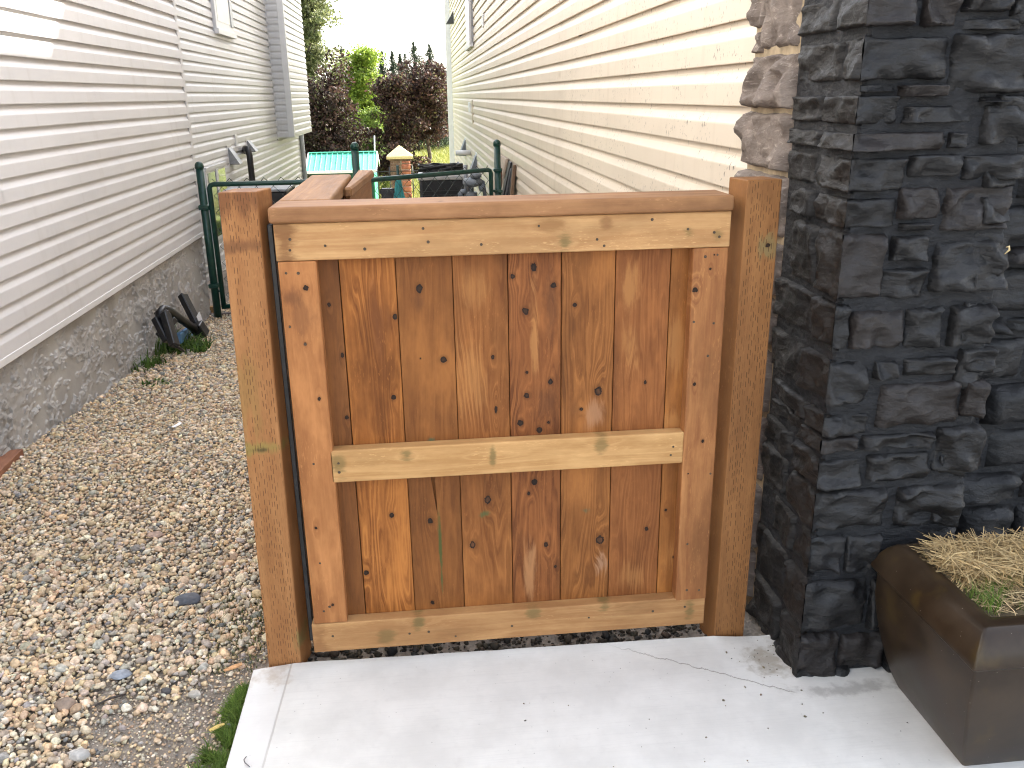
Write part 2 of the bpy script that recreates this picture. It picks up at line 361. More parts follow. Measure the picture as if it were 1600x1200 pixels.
def ground_mat():
    t = NT('soil'); o = t.obj(); n = t.noise(o, 3, 6, .6); g = t.noise(o, 90, 5, .7); v = t.vor(o, 70)
    c = t.mix(t.rng(n, .3, .7), (.21, .175, .14), (.34, .295, .245)); c = t.mix(t.math('MULTIPLY', t.rng(g, .55, .75), .6), c, (.52, .47, .42))
    sp = t.n('SeparateXYZ'); t.l(o, sp.inputs[0])
    gr = t.mix(t.rng(t.noise(o, 1.5, 4), .3, .7), (.10, .15, .028), (.19, .21, .05))
    c = t.mix(t.rng(sp.outputs[1], 12.5, 14.5), c, gr)
    t.bump(t.math('ADD', g, v), .7, .008); return t.out(c, .95, spec=.2)

# ------------------------------------------------------------------ ground
ys = np.concatenate([np.linspace(-12, 0, 8), np.linspace(.5, 8, 40), np.linspace(8.5, 30, 40), [35, 45, 60, 90, 150, 260, 400]])
xs = np.concatenate([[-300, -120, -50, -20, -10, -6], np.linspace(-4, 4, 60), [6, 10, 20, 50, 120, 300]])
GX, GY = np.meshgrid(xs, ys); GZ = ground(GX, GY)
nx, ny = len(xs), len(ys)
idx = np.arange(nx * ny).reshape(ny, nx)
gq = np.stack([idx[:-1, :-1], idx[:-1, 1:], idx[1:, 1:], idx[1:, :-1]], -1).reshape(-1, 4)
bump_ = np.array([mnoise.noise((x * 3.1, y * 3.1, 0)) for x, y in zip(GX.ravel(), GY.ravel())]) * .012
o = from_np('ground', np.stack([GX.ravel(), GY.ravel(), GZ.ravel() + bump_], -1), gq, ground_mat(), smooth_=True); tag(o, kind='structure')

# concrete slab with a ragged back edge
M_slab = slab_mat()
bm = bmesh.new()
edge = []
xl = -.5235
for i in range(61):
    x = xl + (3.0 - xl) * (i / 60) ** 1.5
    yb = np.interp(x, [-.52, -.4, .77, .9, 1.4, 3], [2.088, 2.104, 2.082, 2.067, 2.06, 2.06]) + .004 * mnoise.noise((x * 30, 0, 3)) + .002 * mnoise.noise((x * 90, 0, 3))
    edge.append((x, yb))
tops, bots = [], []
ring_ = [(x, y) for x, y in edge] + [(3.0, -8.0), (xl + .006, -8.0), (xl + .003, 0.0), (xl, 1.7)]
tv = [bm.verts.new((x, y, 0.0)) for x, y in ring_]; bv = [bm.verts.new((x, y, -.14)) for x, y in ring_]
bm.faces.new(tv[::-1]); bm.faces.new(bv)
for i in range(len(ring_)):
    j = (i + 1) % len(ring_); bm.faces.new((tv[i], tv[j], bv[j], bv[i]))
bmesh.ops.recalc_face_normals(bm, faces=bm.faces)
te = [e for e in bm.edges if abs(e.verts[0].co.z) < 1e-6 and abs(e.verts[1].co.z) < 1e-6]
bmesh.ops.bevel(bm, geom=te, offset=.004, segments=2, affect='EDGES')
o = from_bm('pavement', bm, M_slab); tag(o, kind='structure')

# ------------------------------------------------------------------ siding
def course_profile(e, b=.019):
    return [(0, .0), (b, -.002), (b * 1.04, .001), (b * .93, e * .52), (b * .88, e * .56), (b * .22, e * .79), (b * .10, e * .86), (.001, e + .004)]
def siding_board(parent, mat, origin, along, outd, length, e, amp=.0012, seg_len=.8, seed=0):
    """one lapped course: origin at its lower back edge, running along `along`, facing `outd`"""
    prof = course_profile(e); ns = max(1, int(length / seg_len)); V = []; Fq = []
    o_ = np.array(origin, float); a = np.array((*along, 0), float); n = np.array((*outd, 0), float); z = np.array([0, 0, 1.0])
    for i in range(ns + 1):
        s = length * i / ns; wv = mnoise.noise((s * .55 + seed * 7.3, seed * 1.9, origin[2] * 2)) * amp; wz = mnoise.noise((s * .4, seed * 3.1, origin[2] * 4)) * amp
        for (d, h) in prof: V.append(o_ + a * s + n * (d + (wv if d > .001 else 0)) + z * (h + wz))
    k = len(prof)
    flip = np.dot(np.cross(a, z), n) < 0
    for i in range(ns):
        for j in range(k - 1):
            q = [i * k + j, (i + 1) * k + j, (i + 1) * k + j + 1, i * k + j + 1]; Fq.append(q[::-1] if flip else q)
    return from_np('siding_board', V, Fq, mat, parent)
def clad(parent, mat, p0, along, outd, length, z0, z1, e, seams=(), amp=.0012, zmin_fn=None, holes=()):
    """a wall of courses between z0 and z1; seams: (row, s) cut a course in two lapped boards; holes: (s0, s1, za, zb)"""
    k = int(round((z1 - z0) / e))
    for i in range(k):
        z = z0 + i * e; cuts = [0.0, length]
        for (r, s) in seams:
            if r == i or r == -1: cuts.append(s)
        spans = []
        cuts = sorted(cuts)
        for a, b in zip(cuts, cuts[1:]): spans.append((a, b))
        for (s0, s1, za, zb) in holes:
            if z + e * .5 > za and z + e * .5 < zb:
                ns_ = []
                for a, b in spans:
                    if s0 > a and s0 < b: ns_.append((a, s0)); a = min(b, s1) if s1 > a else a
                    if s1 > a and s1 < b: a = max(a, s1)
                    elif a >= s0 and b <= s1: continue
                    if b > a: ns_.append((a, b))
                spans = ns_
        for q, (a, b) in enumerate(spans):
            if b - a < .02: continue
            off = .0016 * (q % 2)
            o_ = (p0[0] + along[0] * a + outd[0] * off, p0[1] + along[1] * a + outd[1] * off, z)
            siding_board(parent, mat, o_, along, outd, b - a + (.02 if q + 1 < len(spans) and abs(spans[q + 1][0] - b) < 1e-6 else 0), e, amp, seed=i + q * 31)

# ---- left house: near wall, set-back far wall, overhanging bay
E1 = .1073
LH = thing('house', 'white sided house on the left with grey stucco base and an overhanging bay', 'house', (-1.9, 2.0, 0))
XN, XF, YC = -1.9, -2.45, 7.76
box('wall', (-9, -1.2, .388), (XN - .004, YC, 5.6), M_white, LH)
box('wall', (-9, YC, -2.2), (XF - .004, 19.0, 6.2), M_white, LH)
clad(LH, M_white, (XN, -1.2), (0, 1), (1, 0), 8.93, .42, .42 + E1 * 24, E1, seams=[(15, 8.4), (16, 8.42), (17, 8.4), (6, 5.4), (7, 6.3), (10, 6.8), (4, 5.8), (8, 4.9), (13, 5.3)])
ZF = 1.581 - E1 * 20
clad(LH, M_white, (XF, YC), (0, 1), (1, 0), 11.2, ZF, ZF + E1 * 38, E1, seams=[(21, 5.4), (20, 5.4), (22, 6.2), (23, 6.25), (25, 4.2)],
     holes=[(2.6, 3.72, .0, .75), (4.0, 5.16, 2.28, 3.9)])
box('corner_trim', (XN + .001, YC - .055, .40), (XN + .019, YC + .012, 3.3), M_white, LH, .004)
box('corner_trim', (XN - .055, YC + .001, .40), (XN + .012, YC + .020, 3.3), M_white, LH, .004)
box('starter_strip', (XN + .001, -1.2, .385), (XN + .022, YC - .05, .421), M_trim, LH, .003)
box('corner_trim', (XF + .001, 18.955, -1.3), (XF + .028, 19.03, .86), M_sillgrey, LH, .004)
bm = bmesh.new()
gy = np.concatenate([np.linspace(-1.2, 3.2, 60), np.linspace(3.208, YC, 560)]); gz = np.linspace(-.45, .40, 104)
V = []
for y in gy:
    for z in gz:
        wp = .35 * mnoise.noise((y * 4, z * 4, 7)); q = mnoise.noise((y * 4.2 + wp, z * 6 + wp, 2.2)); r_ = mnoise.noise((y * 11 + 1.6 * z + wp * 2, z * 17 - wp, 5.5)); r2 = mnoise.noise((y * 30, z * 38, 8.5))
        e1 = q + .42 * r2 + .25 * r_; e2 = r_ + .55 * r2
        d = .0085 * float(smooth(.06, .11, e1)) * (1 - .55 * float(smooth(.11, .5, e1))) + .0075 * float(smooth(.20, .25, e2)) * (1 - .6 * float(smooth(.25, .55, e2)))
        V.append((XN - .012 + d, y, z))
ii = np.arange(len(gy) * len(gz)).reshape(len(gy), len(gz))
from_np('foundation', V, np.stack([ii[:-1, :-1], ii[1:, :-1], ii[1:, 1:], ii[:-1, 1:]], -1).reshape(-1, 4), M_stucco, LH, False)
box('foundation', (-2.9, YC - .05, -1.2), (XN - .02, YC + .0, .40), M_stucco, LH)
# bay
BX, BY0, BY1, BZ = -2.16, 16.03, 18.66, .865
box('bay_core', (XF, BY0 + .004, BZ + .002), (BX - .004, BY1 - .004, 6.0), M_white, LH)
clad(LH, M_white, (XF + .03, BY0), (1, 0), (0, -1), BX - XF - .09, BZ, BZ + E1 * 26, E1)
clad(LH, M_white, (BX, BY0 + .05), (0, 1), (1, 0), BY1 - BY0 - .06, BZ, BZ + E1 * 26, E1)
box('corner_trim', (BX - .085, BY0 - .022, BZ - .004), (BX + .018, BY0 + .060, 4.0), M_trim, LH, .004)
box('soffit', (XF + .002, BY0 - .02, BZ - .02), (BX + .018, BY1, BZ - .001), M_trim, LH, .003)
box('inner_trim', (XF + .002, BY0 - .045, BZ - .06), (XF + .028, BY0 + .0, 4.0), M_white, LH, .003)
# upper window
def pane_mat(name, a, b, sc_=1.5, rough=.06):
    t = NT(name); n = t.noise(t.obj(), sc_, 4, .6); return t.out(t.mix(t.rng(n, .35, .65), a, b), rough, spec=.6)
M_blind = pane_mat('window_blind_glass', (.50, .51, .47), (.58, .58, .53), rough=.35)
M_glass = pane_mat('window_glass_dark', (.03, .035, .04), (.06, .07, .06), 3)
M_glassgreen = pane_mat('window_glass_painted_reflection', (.09, .12, .03), (.24, .22, .09), 9)  # reflected greenery painted into the pane colour
wd = box('window', (XF + .001, 11.80, 2.30), (XF + .05, 12.90, 3.9), M_trim, LH, .004)
wd.data.name = 'window'
fr = wd
box('pane', (XF + .03, 11.90, 2.42), (XF + .053, 12.66, 3.9), M_blind, fr)
box('jamb', (XF + .048, 12.70, 2.40), (XF + .062, 12.86, 3.9), M_sillgrey, fr, .003)
box('sill', (XF + .02, 11.78, 2.265), (XF + .075, 12.92, 2.33), M_trim, fr, .004)
wd = box('window', (XF + .001, 10.40, -.10), (XF + .03, 11.46, .745), M_trim, LH, .004)
box('pane', (XF + .028, 10.47, -.05), (XF + .034, 10.86, .69), M_glass, wd)
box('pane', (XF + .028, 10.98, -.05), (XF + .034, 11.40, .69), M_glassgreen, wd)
box('sash', (XF + .026, 10.87, -.05), (XF + .044, 10.97, .71), M_trim, wd, .003)
box('lintel_trim', (XF + .01, 10.38, .715), (XF + .042, 11.48, .76), M_white, wd, .003)
# dryer vents: sloped hoods on a back plate
def hood(parent, y0, y1, z0, z1, x, out, name='vent_hood'):
    pl = box(name, (x, y0 - .03, z0 - .03), (x + .02, y1 + .03, z1 + .04), M_trim, parent, .003)
    q = [(x + .018, y0, z0), (x + out, y0, z0), (x + out, y1, z0), (x + .018, y1, z0), (x + .018, y0, z1), (x + .03, y0, z1), (x + .03, y1, z1), (x + .018, y1, z1)]
    hexa('hood', q, M_grey, pl)
    box('flap', (x + .02, y0 + .012, z0 - .006), (x + out - .01, y1 - .012, z0 + .0005), M_black, pl)
    return pl
hood(LH, 11.78, 11.98, .70, .90, XF, .15)
hood(LH, 13.12, 13.32, .78, .93, XF, .13)
box('cable_cover', (XF + .001, 12.3, .90), (XF + .03, 12.42, 1.05), M_trim, LH, .003)
tube('drain_hose', [P(383, 236, 'x', XF + .03), P(383, 232, 'x', XF + .08), P(387, 233, 'x', XF + .14), P(390, 243, 'x', XF + .16), P(392, 262, 'x', XF + .16), P(396, 296, 'x', XF + .16), P(398, 325, 'x', XF + .16)], .042, M_black, LH, 10)
tube('downspout', [(XF + .06, 18.9, -1.6), (XF + .06, 18.9, .84)], .045, M_sillgrey, LH, 8)
# roof with eaves
def gable(name, x0, x1, y0, y1, ze, zr, parent):
    xm = (x0 + x1) / 2; bm = bmesh.new(); th = .18; ov = .25
    for s, xa in ((1, x0 - ov), (-1, x1 + ov)):
        k = (zr - ze) / abs(xm - (x0 if s > 0 else x1)); za = ze - ov * k
        add_hex(bm, [(xa, y0 - .1, za), (xm, y0 - .1, zr), (xm, y1 + .2, zr), (xa, y1 + .2, za), (xa, y0 - .1, za + th), (xm, y0 - .1, zr + th), (xm, y1 + .2, zr + th), (xa, y1 + .2, za + th)])
    bmesh.ops.recalc_face_normals(bm, faces=bm.faces); return from_bm(name, bm, M_brick_roof, parent)
gable('roof', -9, XN, -1.2, YC, 5.6, 7.2, LH); gable('roof', -9, XF, YC + .5, 19, 6.2, 8.0, LH)

# ---- right house
E2 = .1245
RH = thing('house', 'cream sided house on the right with bare stone edging beside the black stone pier', 'house', (1.0, 2.6, 0))
XR, YE = 1.0, 24.75
Z2 = 1.457 - E2 * 18
box('wall', (XR + .004, 2.42, -2.0), (9.0, 9.15, 4.55), M_cream, RH)  # wall tops out of view step up, invented to shape sun and shade
box('wall', (XR + .004, 9.15, -2.2), (9.0, 12.0, 5.85), M_cream, RH)
box('wall', (XR + .004, 12.0, -2.4), (11.0, YE, 7.2), M_cream, RH)
seam_y = 6.2 - 2.56
clad(RH, M_cream, (XR, 2.56), (0, 1), (-1, 0), YE - 2.56, Z2, Z2 + E2 * 44, E2, seams=[(-1, seam_y)] + [(r, 3.66 * 2 + seam_y + (r % 2) * 1.8) for r in range(14, 30)], amp=.0022, holes=[(12.7, 14.3, 2.30, 4.2)])
box('corner_trim', (XR - .03, YE - .05, -2.2), (XR - .001, YE + .03, 7.0), M_trim, RH, .004)
box('downspout', (XR - .15, YE - .02, -1.6), (XR - .031, YE + .06, 7.0), M_trim, RH, .006)
box('edge_trim', (XR - .022, 2.535, -.1), (XR - .001, 2.566, 3.0), M_cream, RH, .003)
wd = box('window', (XR - .045, 15.27, 2.31), (XR - .001, 16.85, 4.0), M_trim, RH, .004)
box('pane', (XR - .050, 15.45, 2.42), (XR - .040, 16.70, 4.0), M_glass, wd)
box('sill', (XR - .075, 15.22, 2.26), (XR - .02, 16.90, 2.32), M_white, wd, .004)
box('jamb', (XR - .085, 15.22, 2.30), (XR - .046, 15.36, 4.0), M_white, wd, .004)
box('cable_cover', (XR - .035, 12.9, 2.40), (XR - .001, 13.08, 2.56), M_trim, RH, .003)
def hood_r(y0, y1, z0, z1, out, mat):
    pl = box('vent_hood', (XR - .02, y0 - .03, z0 - .03), (XR - .001, y1 + .03, z1 + .04), M_trim, RH, .003); x = XR
    hexa('hood', [(x - .018, y0, z0), (x - out, y0, z0), (x - out, y1, z0), (x - .018, y1, z0), (x - .018, y0, z1), (x - .03, y0, z1), (x - .03, y1, z1), (x - .018, y1, z1)], mat, pl)
hood_r(22.3, 22.6, 3.13, 3.4, .2, M_dkgrey)
hood_r(18.6, 19.0, .30, .62, .16, M_gauge)
hood_r(15.2, 15.5, .25, .52, .14, M_gauge)
tube('vent_pipe', [(XR - .01, 17.0, .46), (XR - .30, 17.0, .46)], .05, M_white_pl, RH, 10)
box('outlet_box', (XR - .035, 16.55, 1.20), (XR - .001, 17.0, 1.38), M_white_pl, RH, .004)
box('outlet_box', (XR - .03, 15.9, 1.02), (XR - .001, 16.1, 1.42), M_cream, RH, .004)
p = P(906, 52, 'x', XR - .015)
hexa('wall_clip', [(p[0], p[1] - .03, p[2] - .010), (p[0] + .012, p[1] - .03, p[2] - .010), (p[0] + .012, p[1] + .05, p[2] - .014), (p[0], p[1] + .05, p[2] - .014), (p[0] - .004, p[1] - .015, p[2] + .008), (p[0] + .012, p[1] - .015, p[2] + .008), (p[0] + .012, p[1] + .03, p[2] + .012), (p[0] - .004, p[1] + .03, p[2] + .012)], M_dkgrey, RH)
gable('roof', XR, 9, 2.42, 8.9, 4.55, 5.9, RH); gable('roof', XR + .26, 9, 9.25, 11.8, 5.85, 6.9, RH); gable('roof', XR, 11, 12.1, YE, 7.2, 9.2, RH)  # unseen stepped roofline, invented to cast the sun patch on the left wall

# ------------------------------------------------------------------ stone pier and recessed wall
def Zc(z): return z
def stone(parent, mat, plane, a0, a1, z0, z1, base, depth, seed, round_lo=True, round_hi=True, lump=.35, n=19, m_=13, skew=0.0, edge_d=.028):
    """a rough-faced stone on plane 'y' (faces -Y, runs along X) or 'x' (faces -X, runs along Y)"""
    V = []
    wa, wz = (a1 - a0) / 2, (z1 - z0) / 2; ca, cz = (a0 + a1) / 2, (z0 + z1) / 2
    tiltx, tiltz = rnd.uniform(-.4, .4), rnd.uniform(-.45, .35)
    ph = seed * 5.37
    for i in range(n):
        for j in range(m_):
            s = -1 + 2 * i / (n - 1); t = -1 + 2 * j / (m_ - 1)
            s = math.copysign(abs(s) ** .75, s); t = math.copysign(abs(t) ** .75, t)
            es = abs(s) if ((s < 0 and round_lo) or (s > 0 and round_hi)) else abs(s) * .5
            r_ = max(es, abs(t)); fall = 1 - max(0.0, (r_ - .86) / .14) ** 1.8
            jag = .10 * mnoise.noise((s * 2.3 + ph, t * 2.3, 1.3)) + .06 * mnoise.noise((s * 6 + ph, t * 6, 4.3))
            sa = s + (jag if abs(s) > .6 and ((s < 0 and round_lo) or (s > 0 and round_hi)) else 0) * .7 * min(1, .06 / max(wa, .03) * 1.6)
            tz = t + (jag if abs(t) > .6 else 0) * min(1, .05 / max(wz, .02))
            cl = mnoise.noise((ca * 7 + s * wa * 16 + ph, cz * 7 + t * wz * 22 + s * wa * 6, ph)); cl = math.copysign(abs(cl) ** .7, cl)
            fn = mnoise.noise((s * wa * 60 + ph, t * wz * 60, 9.1))
            rg_ = 1 - abs(mnoise.noise((ca * 3 + s * wa * 11 + t * wz * 9 + ph, cz * 5 + t * wz * 15 - s * wa * 6, ph * .3))) * 2.2
            d = depth * fall * (.92 + lump * 1.7 * cl + .5 * (rg_ - .5) + tiltx * s * .6 + tiltz * t * .7) + .004 * fn * fall
            if (s < 0 and not round_lo) or (s > 0 and not round_hi):
                k_ = float(smooth(0, .20, 1 - abs(s))); ed_ = edge_d + .005 * mnoise.noise((Zc(cz + t * wz) * 30, 3.3, 1.1)); d = ed_ * (1 - k_) + d * k_
            A = ca + sa * wa; Z = cz + tz * wz + skew * s * wa
            V.append((A, base - d, Z) if plane == 'y' else (base - d, A, Z))
    ii = np.arange(n * m_).reshape(n, m_)
    q = np.stack([ii[:-1, :-1], ii[1:, :-1], ii[1:, 1:], ii[:-1, 1:]], -1).reshape(-1, 4)
    if plane == 'x': q = q[:, ::-1]
    return from_np('stone', V, q, mat, parent, True)

PIER = thing('stone_pier', 'black painted stone pier beside the right gate post, bare grey-brown stones behind it', 'pillar', (1.15, 2.0, 0))
PX0, PX1, PY0 = .944, 1.368, 1.865
box('core', (PX0 + .018, PY0 + .020, -.10), (PX1 - .022, 2.234, 2.6), M_bmortar, PIER, .006)
S1 = [(400, -90, 590, 150), (585, -90, 885, 180), (930, -90, 1170, 182), (1205, -90, 1515, 85), (1535, -60, 1700, 110), (1195, 115, 1590, 205),
      (373, 232, 520, 545), (520, 232, 1110, 545), (1115, 205, 1700, 635), (373, 560, 745, 622), (770, 560, 1080, 655), (373, 632, 765, 845), (800, 700, 1285, 832), (1330, 690, 1700, 975), (1320, 640, 1490, 690),
      (373, 882, 1085, 1020), (1105, 880, 1215, 1000), (400, 1055, 815, 1300), (835, 1030, 1180, 1195), (1195, 1025, 1680, 1215)]
S2 = [(395, 170, 752, 385), (765, 90, 1045, 325), (770, 335, 990, 395), (1065, 85, 1520, 398), (355, 405, 655, 862), (710, 420, 960, 605), (640, 640, 950, 858), (990, 455, 1505, 810), (315, 885, 425, 1200), (432, 930, 795, 1195), (803, 905, 1045, 1195), (1105, 880, 1392, 1172)]
S3 = [(365, 100, 640, 385), (680, 102, 815, 218), (862, 78, 1195, 203), (1205, 22, 1440, 195), (705, 235, 1222, 520), (1228, 220, 1350, 465), (350, 440, 640, 572), (300, 582, 565, 678), (590, 560, 1052, 658), (1060, 510, 1340, 800), (268, 722, 612, 902), (628, 680, 1035, 855), (275, 910, 755, 1162), (808, 885, 1210, 1152)]
S4 = [(392, 240, 640, 485), (655, 240, 870, 470), (378, 515, 790, 830), (805, 500, 1000, 830), (350, 850, 605, 1132), (612, 850, 900, 1085), (905, 830, 1040, 1110)]
fronts = []
for lst, ox, oy, k in ((S1, 1230, 0, 4.286), (S2, 1230, 270, 4.286), (S3, 1200, 540, 4.0), (S4, 1160, 780, 4.0)):
    for (a, b, c, d) in lst:
        um, vm = ox + (a + c) / 2 / k, oy + (b + d) / 2 / k
        x0 = P(ox + a / k, vm, 'y', PY0)[0]; x1 = P(ox + c / k, vm, 'y', PY0)[0]; z1 = P(um, oy + b / k, 'y', PY0)[2]; z0 = P(um, oy + d / k, 'y', PY0)[2]
        fronts.append([x0, x1, z0, z1])
fronts.append([.944, 1.10, -.03, .02]); 
for i, (x0, x1, z0, z1) in enumerate(fronts):
    corner = x0 < PX0 + .022
    if corner: x0 = PX0
    x1 = min(x1, PX1 + .012); 
    if x1 - x0 < .02: continue
    z0 = max(z0, -.02)
    dep = rnd.uniform(.024, .034)
    mt = M_bstone2 if rnd.random() < .22 else M_bstone
    stone(PIER, mt, 'y', x0, x1, z0 + .002, z1 - .002, PY0 + .028, dep, i, round_lo=not corner)
    if corner and z1 - z0 > .03:
        y1 = PY0 + rnd.uniform(.10, .20)
        stone(PIER, M_bflank, 'x', PY0 + .0, y1, z0 + .002, z1 - .002, PX0 + .026, .026, i + 100, round_lo=False, edge_d=.026, lump=.2)
        if y1 < 2.20: stone(PIER, M_bflank, 'x', y1 + .012, min(2.235, y1 + rnd.uniform(.14, .3)), z0 + .002, z1 - .002, PX0 + .026, rnd.uniform(.018, .024), i + 200, lump=.2)
        if z1 - z0 > .06: stone(PIER, M_bstone, 'y', PX1 - .10, PX1 - .02, z0 + .004, z1 - .004, PY0 + .04, .03, i + 300)
z = 1.80; i = 0    # courses above the frame's edge
while z < 2.55:
    h = rnd.choice([.07, .10, .14]); x = PX0
    while x < PX1 - .03:
        L_ = min(rnd.uniform(.12, .26), PX1 + .012 - x); stone(PIER, M_bstone, 'y', x, x + L_ - .012, z, z + h - .012, PY0 + .028, .028, i + 700, n=9, m_=7, round_lo=x > PX0 + .01); x += L_; i += 1
    stone(PIER, M_bflank, 'x', PY0, PY0 + .17, z, z + h - .012, PX0 + .026, .026, i + 740, n=9, m_=7, round_lo=False, edge_d=.026, lump=.2); stone(PIER, M_bflank, 'x', PY0 + .18, 2.232, z, z + h - .012, PX0 + .026, .022, i + 760, n=9, m_=7, lump=.2)
    z += h
# bare stones behind the painted ones
nat = thing('stone_edging', 'bare grey-brown stones edging the cream siding behind the right gate post', 'stonework', (.95, 2.4, 0))
box('mortar', (PX0 + .022, 2.236, -.1), (XR - .001, 2.545, 2.6), M_nmort, nat)
for i, (ya, yb, za, zb) in enumerate([(2.245, 2.465, 1.605, 1.80), (2.475, 2.545, 1.665, 1.80), (2.478, 2.540, 1.60, 1.655), (2.235, 2.54, 1.455, 1.592), (2.235, 2.562, 1.295, 1.442), (2.235, 2.555, 1.12, 1.282), (2.235, 2.55, .96, 1.105), (2.235, 2.55, .82, .95), (2.24, 2.55, 1.815, 1.95), (2.24, 2.55, .62, .80), (2.24, 2.55, .40, .60), (2.24, 2.55, .18, .38), (2.24, 2.55, 0, .165)]):
    stone(nat, M_nstone, 'x', ya, yb, za, zb, PX0 + .026, .036 if i > 2 else .026, i + 400, lump=.38, n=19, m_=15)
# recessed stone wall to the right
RW = thing('stone_wall', 'black painted stone wall set back to the right of the pier, behind the brown planter', 'wall', (2.0, 2.3, 0))
box('core', (PX1 - .03, 2.21, -.1), (3.4, 2.41, 4.9), M_bmortar, RW)
z = .0; i = 0
while z < 2.6:
    h = rnd.choice([.05, .075, .10, .13]); x = PX1 - .02 - rnd.uniform(0, .06)
    while x < 2.3:
        L_ = rnd.uniform(.10, .30)
        stone(RW, M_bstone if rnd.random() < .8 else M_bstone2, 'y', x, x + L_, z + .004, z + h - .004, 2.212, rnd.uniform(.025, .05), i + 600, n=9, m_=7); i += 1
        x += L_ + .012
    z += h + .010
# ------------------------------------------------------------------ timber: gate, posts, return fence
YG, YB = 2.069, 2.107      # front faces of rails and of boards
def px(u, v): q = P(u, v, 'y', YB); return (float(q[0]), float(q[2]))
def pr(u, v): q = P(u, v, 'y', YG); return (float(q[0]), float(q[2]))
def KN(pts): return [(*px(u, v), r, el, amp) for (u, v, r, el, amp) in pts]
GATE = thing('wooden_gate', 'stained brown wooden gate of vertical boards with pale cross rails between two posts', 'gate', (.2, 2.09, .04))
GRN = (.05, .10, .055); YEL = (.44, .205, .066); DRK = (.10, .038, .014)
def _k(c): return (c[0] * .94, c[1] * .78, c[2] * .58)
SPEC = [  # lo, hi, knots, stains, rings, lin
 dict(lo=_k((.13, .056, .020)), hi=_k((.25, .115, .042)), k=KN([(514, 476, .0048, 1.2, 1.2), (535, 555, .004, 1.5, .8), (542, 652, .005, 1.1, 1)]), st=[], rings=7, lin=40, rm=.35),
 dict(lo=_k((.17, .062, .016)), hi=_k((.44, .20, .062)), k=KN([(615, 621, .0062, 1.2, 1.4), (612, 805, .0066, 1.1, 1.6), (572, 895, .0064, 1.1, 1.6), (617, 495, .006, 1.3, 1)]), st=[(*px(590, 500), .03, .14, (.17, .06, .018), .5)], rings=17, lin=45, rm=.75),
 dict(lo=_k((.15, .062, .020)), hi=_k((.30, .140, .048)), k=KN([(655, 451, .0072, 1.5, 2.0), (693, 562, .0075, 1.05, 1.4), (672, 814, .0078, 1.1, 1.3), (676, 941, .005, 1.2, .8), (657, 560, .002, 1.2, .5)]),
      st=[(*px(673, 689), .012, .012, GRN, .8), (*px(688, 850), .006, .13, (.05, .075, .02), .85), (*px(690, 905), .006, .07, (.045, .085, .025), .8), (*px(655, 470), .02, .03, DRK, .4)], rings=9, lin=40, rm=.4),
 dict(lo=_k((.165, .066, .021)), hi=_k((.36, .17, .062)), k=KN([(770, 558, .0045, 1.3, 1.0), (762, 781, .0085, 1.35, 2.2), (739, 851, .0090, 1.15, 2.2), (738, 689, .005, 1, .8), (775, 640, .004, 2.5, 3)]), st=[(*px(757, 803), .018, .012, (.045, .10, .035), .7), (*px(735, 450), .05, .07, YEL, 0.36), (*px(735, 590), .05, .12, YEL, 0.36)], rings=13, lin=30, rm=.5),
 dict(lo=_k((.125, .047, .017)), hi=_k((.33, .145, .055)), k=KN([(801, 432, .006, 1.1, 1.6), (834, 418, .007, 1.5, 1.8), (865, 446, .0072, 1.1, 1.8), (821, 486, .0085, 1.1, 2.4), (823, 582, .004, 1.1, 1), (860, 596, .0064, 1.3, 1.4), (823, 618, .0072, 1.1, 1.9), (813, 661, .0082, 1.1, 2), (843, 672, .0078, 1.1, 2), (857, 660, .004, 1, 1), (835, 753, .0074, 1.2, 1.8), (826, 771, .0045, 1.2, 1), (853, 851, .0062, 1.2, 1.6), (868, 885, .004, 1.1, .8)]),
      st=[(*px(836, 525), .014, .15, YEL, 0.54), (*px(828, 900), .02, .14, (.40, .20, .085), .6), (*px(862, 480), .03, .10, DRK, .55), (*px(855, 630), .03, .06, DRK, .5)], rings=12, lin=45, rm=.6),
 dict(lo=_k((.155, .064, .020)), hi=_k((.35, .165, .058)), k=KN([(898, 476, .0055, 1.0, 1.4), (934, 611, .0105, 1.2, 3.6), (937, 843, .0110, 1.2, 3.6), (908, 639, .0045, 1, 1.2)]), st=[(*px(914, 797), .018, .012, GRN, .55), (*px(925, 648), .035, .05, (.36, .19, .10), .6), (*px(940, 880), .02, .05, (.34, .19, .11), .7), (*px(898, 640), .02, .05, DRK, .5)], rings=14, lin=40, rm=.55),
 dict(lo=_k((.17, .068, .024)), hi=_k((.33, .15, .058)), k=KN([(1008, 597, .004, 1.5, .9), (966, 675, .004, 1.1, .6), (1010, 826, .0055, 1.2, .9)]), st=[(*px(985, 450), .03, .09, YEL, 0.50), (*px(985, 540), .03, .10, YEL, 0.40), (*px(990, 900), .06, .05, YEL, 0.36)], rings=18, lin=12, rm=.45),
 dict(lo=_k((.19, .080, .024)), hi=_k((.40, .19, .062)), k=KN([(1040, 797, .004, 1.1, .9), (1053, 870, .004, 1.1, .8)]), st=[(*px(1057, 540), .04, .09, YEL, 0.43), (*px(1050, 660), .04, .05, YEL, 0.50), (*px(1050, 860), .03, .08, YEL, 0.36)], rings=7, lin=40, rm=.3)]
edges_u = [490, 543.5, 628.5, 713, 796, 876.5, 957.5, 1040, 1082]
bx = [px(u, 600)[0] for u in edges_u]
BOARD_Z0, BOARD_Z1 = .085, 1.185
